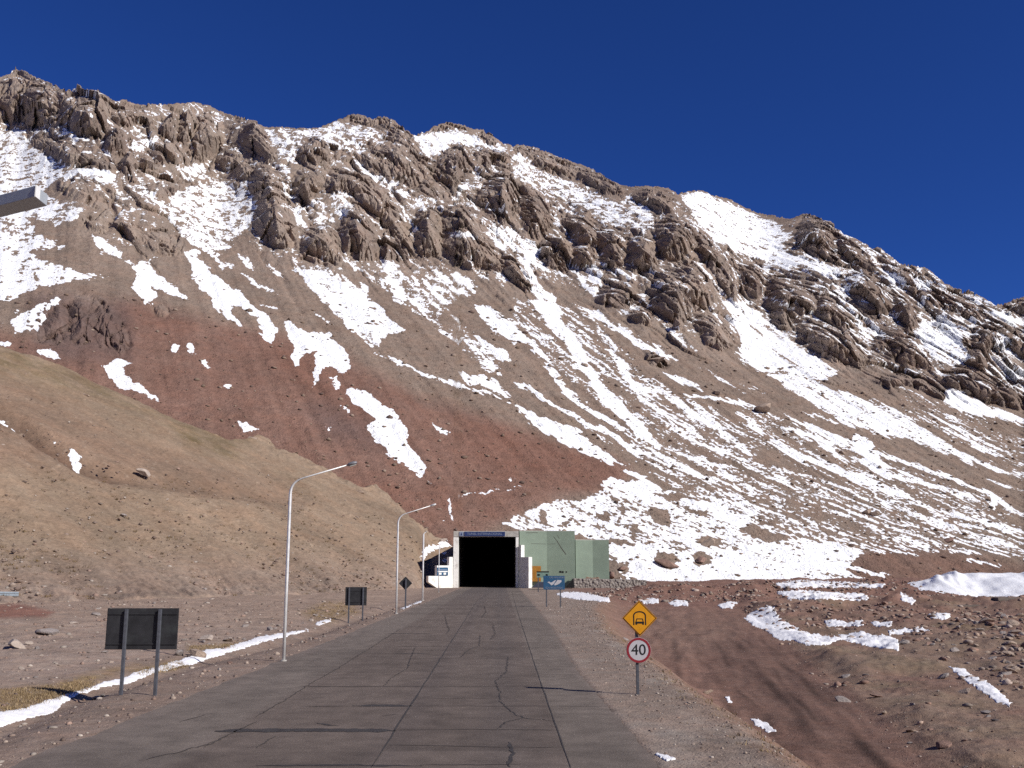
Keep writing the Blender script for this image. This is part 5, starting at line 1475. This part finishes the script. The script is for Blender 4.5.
# ------------------------------------------------------------------ rocks
def rock_mesh(name, seed, mat, sub=3, flat=(1, .8, .6), cuts=9):
    r = np.random.default_rng(seed)
    bm = bmesh.new(); bmesh.ops.create_icosphere(bm, subdivisions=sub, radius=1)
    v = np.array([p.co[:] for p in bm.verts])
    for _ in range(cuts):
        n = r.normal(size=3); n /= np.linalg.norm(n); d = r.uniform(.45, .82)
        s = v @ n; v = v - np.clip(s - d, 0, None)[:, None] * n
    v *= (1 + .05 * fbm(v[:, 0] * 2.1 + seed, v[:, 1] * 2.1 + v[:, 2] * 1.7, seed, 4))[:, None]
    v *= np.array(flat)
    for p, c in zip(bm.verts, v): p.co = c
    me = bpy.data.meshes.new(name); bm.to_mesh(me); bm.free(); me.materials.append(mat)
    me.polygons.foreach_set('use_smooth', np.zeros(len(me.polygons), bool))
    return me


M_RK_RED = plain('red_brown_rock', (.23, .145, .115), .9, var=.3, scale=2.5, bump_d=.05, dirt=((.28, .19, .15), 1.5, .5))
M_RK_TAN = plain('tan_rock', (.34, .26, .205), .9, var=.28, scale=2.5, bump_d=.05, dirt=((.17, .115, .085), 1.5, .5))
M_RK_GREY = plain('grey_rock', (.29, .25, .23), .9, var=.28, scale=2.5, bump_d=.05, dirt=((.12, .1, .095), 1.5, .5))
M_RK_PALE = plain('pale_rock', (.40, .33, .28), .9, var=.2, scale=2.5, bump_d=.05, dirt=((.25, .19, .15), 1.5, .4))
MATS = dict(red=M_RK_RED, tan=M_RK_TAN, grey=M_RK_GREY, pale=M_RK_PALE)
ROCKM = {k: [rock_mesh('rock', 900 + 31 * i + j * 7, mm, 2, (1, rng.uniform(.6, .9), rng.uniform(.35, .8)), 10) for i in range(6)] for j, (k, mm) in enumerate(MATS.items())}
BIG = {k: [rock_mesh('boulder', 1500 + 13 * i + j * 5, mm, 4, (1, .8, .62), 9) for i in range(3)] for j, (k, mm) in enumerate(MATS.items())}


def place_rock(me, name, label, loc, size, group=None, sink=.3, cat='rock', squash=1.0):
    o = bpy.data.objects.new(name, me); COL.objects.link(o)
    o.location = (loc[0], loc[1], loc[2] + size * (.5 - sink) * squash * .9)
    o.rotation_euler = (random.uniform(-.35, .35), random.uniform(-.35, .35), random.uniform(0, 6.28))
    o.scale = (size, size * random.uniform(.8, 1.1), size * squash * random.uniform(.85, 1.1))
    tag(o, label, cat, group); return o


def hapr(u, D_, t_):
    return 1 - 26 * np.exp(-np.clip(H + t_ * D_ + .5, 0, None) / 3.2) * np.interp(u, [-100, 330, 430], [1, 1, 0]) / D_


def hill_pt(u, v):
    D_ = hill_D(np.array(u, float), np.array(v, float)); g_, t_ = ray(u, v)
    a_ = float(hapr(u, D_, t_)); D_ = D_ * a_
    return (float(g_ * D_), float(D_), float(H + t_ * D_))


mfl_u, mfl_v = pu.ravel(), pv.ravel(); mP = np.stack([X, Y if False else pu * 0, Z], -1) if False else None
MX, MY, MZ = X2[:NR].ravel(), Y2[:NR].ravel(), Z2[:NR].ravel()
def mtn_pt(u, v):
    d = (mfl_u - u) ** 2 + (mfl_v - v) ** 2; near = d < 2.5
    i = np.argmin(np.where(near, MY, 1e9)) if near.any() else np.argmin(d)
    return (float(MX[i]), float(MY[i]), float(MZ[i]))


# boulders one can point to
for kind, u, v, wpx, sq, lab in [
    ('pale', 143.5, 476, 19, .75, 'pale round boulder sitting where the gully ends on the left hill'),
    ('tan', 86, 392 + 4, 9, .6, 'small dark-footed rock on the upper crest of the left hill'),
    ('tan', 253, 441, 15, .7, 'tan rock outcrop on the hill crest just below a thin snow line'),
    ('grey', 123.5, 516, 7, .7, 'small grey boulder alone on the bare middle of the left hill'),
    ('pale', 166, 501.5, 8, .7, 'pale stone just right below the round boulder on the left hill'),
    ('grey', 205, 591.5, 9, .8, 'grey boulder with a dark left side at the foot of the left hill'),
    ('tan', 360, 494, 14, .7, 'jagged brown rock on the right shoulder of the left hill'),
    ('pale', 443, 541.5, 10, .6, 'rounded pale boulder on the hill end above the snow arch'),
    ('pale', 377, 490, 9, .5, 'pale crest rock on the hill, right of the jagged brown one'),
]:
    P_ = hill_pt(u, v); place_rock(BIG[kind][int(u) % 3], 'boulder', lab, P_, wpx * P_[1] / 2000, 'boulders on the left hill', .08, 'boulder', sq)
for kind, u, v, wpx, sq, lab in [
    ('grey', 47, 634, 26, .6, 'dark grey wedge boulder on the stony flat, left of the large sign'),
    ('pale', 18, 648, 30, .5, 'wide pale half-buried boulder at the left picture edge'),
    ('tan', 198, 656.5, 20, .8, 'brown boulder with dark left face beside the snow ribbon, right of the large sign'),
    ('grey', 180, 655.5, 14, .8, 'grey boulder touching the brown boulder by the snow ribbon'),
    ('grey', 97, 615, 14, .45, 'flat grey stone just above left of the large sign'),
    ('pale', 73, 623, 10, .5, 'pale flat stone between the wedge boulder and the large sign'),
    ('grey', 105, 652, 9, .6, 'pale grey stone under the left corner of the large sign'),
    ('grey', 96, 699, 9, .8, 'round grey stone at the foot of the left sign post'),
    ('grey', 103, 697, 7, .9, 'small dark stone touching the round grey one at the sign post'),
    ('pale', 205, 640, 20, .5, 'pale cracked boulder pile behind the large sign, right side'),
    ('pale', 228, 641, 16, .5, 'pale low boulder right of the cracked pile on the ditch bank'),
    ('tan', 70, 682, 9, .5, 'tan stone in the yellow grass left of the sign posts'),
    ('red', 230, 664, 8, .45, 'reddish flat stone on the shoulder below the snow ribbon'),
    ('tan', 707, 694, 17, .55, 'light tan slab of broken concrete on the embankment edge right of the 40 sign'),
    ('grey', 626, 640, 8, .45, 'pale grey block lying behind the round 40 disc'),
    ('grey', 904, 645, 13, .8, 'dark block at the right end of the L-shaped snow patch'),
    ('tan', 963, 693 - 0, 22, .35, 'long flat tan slab rock right of the L-shaped snow, above the snow tongue'),
    ('grey', 943, 678, 16, .55, 'pale slab leaning in the rubble left of the snow tongue top'),
    ('tan', 1012, 673, 18, .5, 'tan angular block at the right picture edge above the snow tongue'),
    ('grey', 866, 676, 8, .7, 'dark stone on the slope below the L-shaped snow patch'),
    ('grey', 845, 677, 13, .45, 'flat dark stone left of the other dark stone below the L-shaped snow'),
    ('red', 944, 748, 20, .5, 'long dark red rock low on the bank at the bottom right'),
    ('tan', 911, 731, 14, .4, 'flat pale red stone left of the long dark red rock'),
    ('grey', 995, 722, 10, .55, 'pale grey stone below the snow tongue'),
    ('grey', 986, 714, 12, .5, 'flat grey stone just left below the snow tongue'),
    ('grey', 843, 701, 16, .45, 'dark broken rock on the track bank at bottom right'),
    ('red', 876, 698, 14, .45, 'dark flat rock on the track bank above the red soil'),
]:
    P_ = gp(u, v); place_rock(BIG[kind][int(u) % 3], 'boulder', lab, P_, wpx * P_[1] / 2000, None, .12, 'boulder', sq)
for kind, u, v, wpx, sq, lab in [
    ('tan', 708, 545, 19, .7, 'tan boulder in the snow field, uppermost of the three above the berm'),
    ('red', 667, 566, 26, .6, 'wide brown mound rock in the snow, right of the low green building'),
    ('red', 702, 562, 20, .7, 'brown mound rock in the snow, right of the wide one'),
    ('tan', 560, 379, 10, .7, 'dark boulder between snow runnels in the middle of the scree'),
    ('tan', 718, 395, 13, .8, 'rounded tan boulder beside a snow runnel right of mid scree'),
    ('tan', 868, 514, 14, .8, 'dark pointed boulder low on the striped scree'),
    ('tan', 875, 515, 12, .7, 'tan boulder touching the dark pointed one on the striped scree'),
    ('red', 949, 541, 16, .5, 'low brown outcrop at the bottom of the striped scree on the right'),
    ('tan', 842, 453, 8, .8, 'small dark boulder above the snow blob on the right scree'),
    ('tan', 658, 363, 24, .5, 'low tan outcrop in the scree under the big cliff'),
    ('tan', 763, 412, 26, .6, 'broad tan outcrop among the runnels on the right scree'),
    ('red', 612, 578, 12, 1.3, 'upright brown rock against the right end of the low green building'),
    ('red', 624, 570, 12, .8, 'dark brown rock in the snow right of the upright brown one'),
    ('tan', 585, 366, 10, .6, 'tan rock in the snow near the top of the mid scree'),
    ('tan', 611, 335, 10, .7, 'dark rock lump below the grey dome cliff'),
]:
    P_ = mtn_pt(u, v - 1); place_rock(BIG[kind][int(u) % 3], 'boulder', lab, P_, wpx * P_[1] / 2000, 'boulders on the mountain slope', .12, 'boulder', sq)


def scatter(poly, n):
    p = np.array(poly, float); out = []
    while len(out) < n:
        u = rng.uniform(p[:, 0].min(), p[:, 0].max(), n * 2); v = rng.uniform(p[:, 1].min(), p[:, 1].max(), n * 2)
        m_ = pmask(poly, u, v, .01) > .5
        out += list(zip(u[m_], v[m_]))
    return np.array(out[:n])


def rock_field(poly, n, smin, smax, kinds, label, group):
    pts = scatter(poly, n); x, y = ground_hit(pts[:, 0], pts[:, 1]); z = Gh(x, y)
    for i in range(n):
        s = smin * (smax / smin) ** (rng.random() ** 2.0)
        k_ = kinds[rng.integers(len(kinds))]
        place_rock(ROCKM[k_][rng.integers(6)], 'rock', label, (x[i], y[i], z[i]), s * y[i] / 2000, group, .35, 'rock', rng.uniform(.6, 1))


HEAP = [(930, 616), (975, 612), (1030, 612), (1030, 700), (1000, 680), (965, 655), (940, 668), (915, 655), (900, 640), (910, 622)]
rock_field(HEAP, 78, 6, 18, ['tan', 'red', 'grey', 'tan'], 'angular slab rock in the heap at the right picture edge', 'slab rocks of the right-hand heap')
rock_field([(960, 612), (1030, 612), (1030, 680), (990, 660)], 32, 9, 20, ['tan', 'tan', 'grey'], 'angular slab rock in the heap at the right picture edge', 'slab rocks of the right-hand heap')
rock_field([(780, 604), (830, 600), (900, 604), (950, 608), (930, 640), (900, 634), (830, 630), (790, 622), (772, 608)], 76, 4, 12, ['red', 'red', 'tan', 'red'], 'reddish rubble block lying between the L-shaped snow and the flat strips', 'red rubble behind the L-shaped snow')
rock_field([(576, 589), (640, 590), (760, 590), (790, 600), (770, 609), (700, 604), (600, 600)], 32, 4, 8, ['red', 'red', 'tan'], 'reddish stone on the long berm left of the flat snow strips', 'stones on the red berm')
rock_field([(800, 655), (850, 660), (930, 690), (1020, 730), (1020, 768), (930, 768), (870, 720), (830, 690)], 24, 4, 12, ['grey', 'tan', 'red'], 'loose stone on the brown slope below the L-shaped snow', 'stones on the lower right slope')
rock_field([(0, 604), (200, 598), (330, 598), (330, 618), (200, 640), (120, 660), (0, 690)], 38, 4, 10, ['pale', 'grey', 'tan', 'tan'], 'loose stone on the stony flat between the ditch and the left hill', 'stones on the left flat')
rock_field([(180, 640), (250, 632), (300, 620), (318, 612), (325, 618), (270, 634), (210, 648), (160, 660)], 16, 5, 12, ['pale', 'grey', 'grey'], 'grey stone in the loose row along the far side of the ditch snow', 'stones lining the ditch')

# small stones: too many to count
def stone_stuff(name, label, x, y, z, size, cols, mat):
    n = len(x)
    bm = bmesh.new(); bmesh.ops.create_icosphere(bm, subdivisions=1, radius=1)
    v0_ = np.array([p.co[:] for p in bm.verts]); f0 = np.array([[q.index for q in f.verts] for f in bm.faces]); bm.free()
    r = np.random.default_rng(len(label))
    k = len(v0_)
    V = v0_[None] * (1 + r.uniform(-.38, .30, (n, k, 1)))
    a = r.uniform(0, 6.28, n); c_, s_ = np.cos(a)[:, None], np.sin(a)[:, None]
    sx_ = size[:, None] * r.uniform(.7, 1.3, (n, 1)); sy_ = size[:, None] * r.uniform(.5, 1, (n, 1)); sz_ = size[:, None] * r.uniform(.35, .75, (n, 1))
    xx = V[..., 0] * sx_; yy = V[..., 1] * sy_; zz = V[..., 2] * sz_ + size[:, None] * .12
    Vx = xx * c_ - yy * s_ + x[:, None]; Vy = xx * s_ + yy * c_ + y[:, None]; Vz = zz + z[:, None]
    Fc = (f0[None] + (np.arange(n) * k)[:, None, None]).reshape(-1, 3)
    T = np.repeat(cols[:, None, :], k, 1).reshape(-1, 3)
    o = smesh(name, np.stack([Vx, Vy, Vz], -1).reshape(-1, 3), Fc, mat, False, {'tint': T})
    tag(o, label, 'stones', kind='stuff'); return o


m, nt, b = mat_new('mixed_stones')
at = N(nt, 'ShaderNodeAttribute', attribute_name='tint').outputs['Color']; tc = N(nt, 'ShaderNodeTexCoord').outputs['Object']
nt.links.new(mixc(nt, 1.0, at, gray(nt, mapr(nt, noise(nt, tc, 9, 4), .3, .7, .75, 1.25)), 'MULTIPLY'), b.inputs['Base Color']); b.inputs['Roughness'].default_value = .9; b.inputs['Specular IOR Level'].default_value = .15
M_STONES = m


def stone_cols(n, pal):
    pal = np.array(pal); return pal[rng.integers(0, len(pal), n)] * rng.uniform(.7, 1.2, (n, 1))


PAL_L = [(.29, .23, .19), (.24, .18, .15), (.36, .31, .27), (.17, .125, .105), (.26, .18, .145)]
PAL_R = [(.25, .16, .125), (.30, .22, .175), (.20, .125, .10), (.36, .29, .25), (.22, .18, .155)]
# shoulders and the left flat
yq = 12 * (110 / 12) ** rng.random(14000); side = rng.random(14000)
xq = road_l(yq) - .35 - 36 * side ** 1.25 * (yq / 60 + .25)
stone_stuff('gravel_stones', 'small loose stones strewn over the left shoulder and stony flat', xq, yq, Gh(xq, yq), (.010 + .07 * rng.random(14000) ** 8) * (.6 + yq / 40), stone_cols(14000, PAL_L), M_STONES)
yq = 10 * (120 / 10) ** rng.random(8000)
xq = road_r(yq) + .25 + (edge_x(yq) - road_r(yq) + .6) * rng.random(8000) ** .6
stone_stuff('gravel_stones', 'small loose stones strewn over the gravel shoulder right of the road', xq, yq, Gh(xq, yq), (.008 + .032 * rng.random(8000) ** 6) * (.6 + yq / 40), stone_cols(8000, PAL_L), M_STONES)
yq = 18 * (170 / 18) ** rng.random(20000)
xq = track_x(yq) - .6 + (8 + .75 * yq) * rng.random(20000) ** 1.2
uq_, vq_ = project(xq, yq, Gh(xq, yq, False))
keep_ = (fbm(xq / 6, yq / 6, 140, 3) + .55 * sst(660, 610, vq_) + .5 * pmask([(900, 612), (1100, 600), (1100, 700), (1000, 690), (940, 660)], uq_, vq_, 20) - .12) > rng.random(20000) * .5
xq = xq[keep_]; yq = yq[keep_]
stone_stuff('rubble_stones', 'small reddish rubble covering the rough slope right of the dirt track', xq, yq, Gh(xq, yq), (.02 + .17 * rng.random(len(xq)) ** (6 - 2.2 * sst(50, 90, yq))) * (.55 + yq / 60), stone_cols(len(xq), PAL_R), M_STONES)
yq = 17 * (120 / 17) ** rng.random(16000)
xq = track_x(yq) - 1.0 + (8 + .7 * yq) * rng.random(16000)
stone_stuff('fine_gravel', 'fine pale gravel flecks over the brown slope at the lower right', xq, yq, Gh(xq, yq), (.010 + .035 * rng.random(16000) ** 5) * (.55 + yq / 45), stone_cols(16000, PAL_R), M_STONES)
yq = 135 + 30 * rng.random(2200); xq = 14 + 60 * rng.random(2200)
stone_stuff('rubble_stones', 'small red stones covering the long berm', xq, yq, Gh(xq, yq), .12 + .3 * rng.random(2200) ** 3, stone_cols(2200, PAL_R), M_STONES)
uq = rng.uniform(-100, 452, 3800); vq = np.interp(uq, _hx, _hv) + (606 - np.interp(uq, _hx, _hv)) * rng.random(3800) ** .5
Dq = hill_D(uq, vq); gq, tq = ray(uq, vq)
stone_stuff('hill_stones', 'small stones scattered over the left hill', gq * Dq * hapr(uq, Dq, tq), Dq * hapr(uq, Dq, tq), H + tq * Dq * hapr(uq, Dq, tq) + .15, .09 + .34 * rng.random(3800) ** 5, stone_cols(3800, PAL_L), M_STONES)
iq = rng.integers(0, NC * int(NR * .62), 5200); 
stone_stuff('scree_stones', 'blocks scattered over the scree of the mountain', MX[iq], MY[iq], MZ[iq], (.35 + 1.3 * rng.random(5200) ** 5) * MY[iq] / 500, stone_cols(5200, [(.17, .12, .09), (.22, .16, .12), (.13, .09, .075), (.25, .19, .15)]), M_STONES)


# dry grass
def grass(name, label, x, y, z, h, n_bl, spread, cols, mat):
    n = len(x); r = np.random.default_rng(n)
    X_ = np.repeat(x, n_bl) + r.normal(0, 1, n * n_bl) * np.repeat(spread, n_bl); Y_ = np.repeat(y, n_bl) + r.normal(0, 1, n * n_bl) * np.repeat(spread, n_bl)
    Z_ = np.repeat(z, n_bl) - .03; hh = np.repeat(h, n_bl) * r.uniform(.5, 1.2, n * n_bl); wd = hh * .10 + .004
    a = r.uniform(0, 6.28, n * n_bl); ln_ = hh * r.uniform(.2, .9, n * n_bl); b_ = r.uniform(0, 6.28, n * n_bl)
    V = np.stack([np.stack([X_ - np.cos(a) * wd, Y_ - np.sin(a) * wd, Z_], -1), np.stack([X_ + np.cos(a) * wd, Y_ + np.sin(a) * wd, Z_], -1), np.stack([X_ + np.cos(b_) * ln_, Y_ + np.sin(b_) * ln_, Z_ + hh], -1)], 1).reshape(-1, 3)
    T = np.repeat(cols[r.integers(0, len(cols), n * n_bl)] * r.uniform(.7, 1.2, (n * n_bl, 1)), 3, 0)
    o = smesh(name, V, np.arange(len(V)).reshape(-1, 3), mat, False, {'tint': T}); tag(o, label, 'grass', kind='stuff'); return o


GC = np.array([(.30, .215, .115), (.23, .16, .085), (.35, .27, .17), (.19, .135, .075)])
pts = np.concatenate([scatter([(0, 690), (60, 684), (92, 676), (88, 688), (60, 697), (0, 713)], 800), scatter([(128, 671), (175, 661), (188, 666), (140, 676)], 260), scatter([(188, 647), (240, 642.5), (236, 648), (190, 651)], 160), scatter([(305, 611), (325, 603), (350, 603), (360, 611), (330, 622)], 200)])
x_, y_ = ground_hit(pts[:, 0], pts[:, 1])
grass('dry_grass', 'low ochre dry grass growing along the ditch', x_, y_, Gh(x_, y_), rng.uniform(.03, .085, len(x_)) * (.6 + y_ / 60), 16, rng.uniform(.06, .16, len(x_)), GC, M_STONES)
TC = np.array([(.12, .085, .04), (.16, .105, .05), (.10, .065, .035), (.20, .14, .07)])
uq = rng.uniform(-90, 440, 750); lo = np.maximum(np.interp(uq, _hx, _hv), 470); vq = lo + (603 - lo) * rng.random(750) ** .8
Dq = hill_D(uq, vq); gq, tq = ray(uq, vq)
grass('dry_tufts', 'small brown tufts dotted over the lower left hill', gq * Dq * hapr(uq, Dq, tq), Dq * hapr(uq, Dq, tq), H + tq * Dq * hapr(uq, Dq, tq) + .1, rng.uniform(.15, .4, 750), 18, rng.uniform(.1, .38, 750), TC, M_STONES)
yq = 14 * (80 / 14) ** rng.random(220); xq = edge_x(yq) + rng.normal(0, .35, 220)
grass('verge_grass', 'sparse straw coloured grass along the embankment edge', xq, yq, Gh(xq, yq), rng.uniform(.04, .12, 220), 12, rng.uniform(.04, .12, 220), np.array([(.26, .19, .10), (.2, .14, .08)]), M_STONES)

# ------------------------------------------------------------------ daylight
SUN_EL = math.radians(34)
SUN_AZ = math.radians(32)                 # behind the viewer's right shoulder line
sd_ = Vector((math.cos(SUN_AZ) * math.cos(SUN_EL), -math.sin(SUN_AZ) * math.cos(SUN_EL), math.sin(SUN_EL)))
sl_ = bpy.data.lights.new('sun', 'SUN'); sl_.energy = 4.6; sl_.angle = math.radians(.5); sl_.color = (1.0, .955, .88)
so = bpy.data.objects.new('sun', sl_); COL.objects.link(so)
so.rotation_euler = sd_.to_track_quat('Z', 'Y').to_euler()
so.location = (60, -30, 60)
wd_ = bpy.data.worlds.new('World'); scene.world = wd_; wd_.use_nodes = True
nt = wd_.node_tree; bg = nt.nodes['Background']
sky = nt.nodes.new('ShaderNodeTexSky'); sky.sky_type = 'NISHITA'; sky.sun_disc = False
sky.sun_elevation = SUN_EL; sky.sun_rotation = math.radians(90) + SUN_AZ
sky.altitude = 3300; sky.air_density = 1.0; sky.dust_density = 0.0; sky.ozone_density = 3.0
nt.links.new(mixc(nt, 1.0, sky.outputs['Color'], (.25, .53, 1.24), 'MULTIPLY'), bg.inputs['Color']); bg.inputs['Strength'].default_value = .062
vs_ = scene.view_settings
vs_.view_transform = 'Standard'; vs_.look = 'None'; vs_.exposure = 0.22; vs_.gamma = 1.0
try: vs_.use_curve_mapping = False
except Exception: pass
scene.cycles.max_bounces = 5
scene.cycles.use_denoising = False
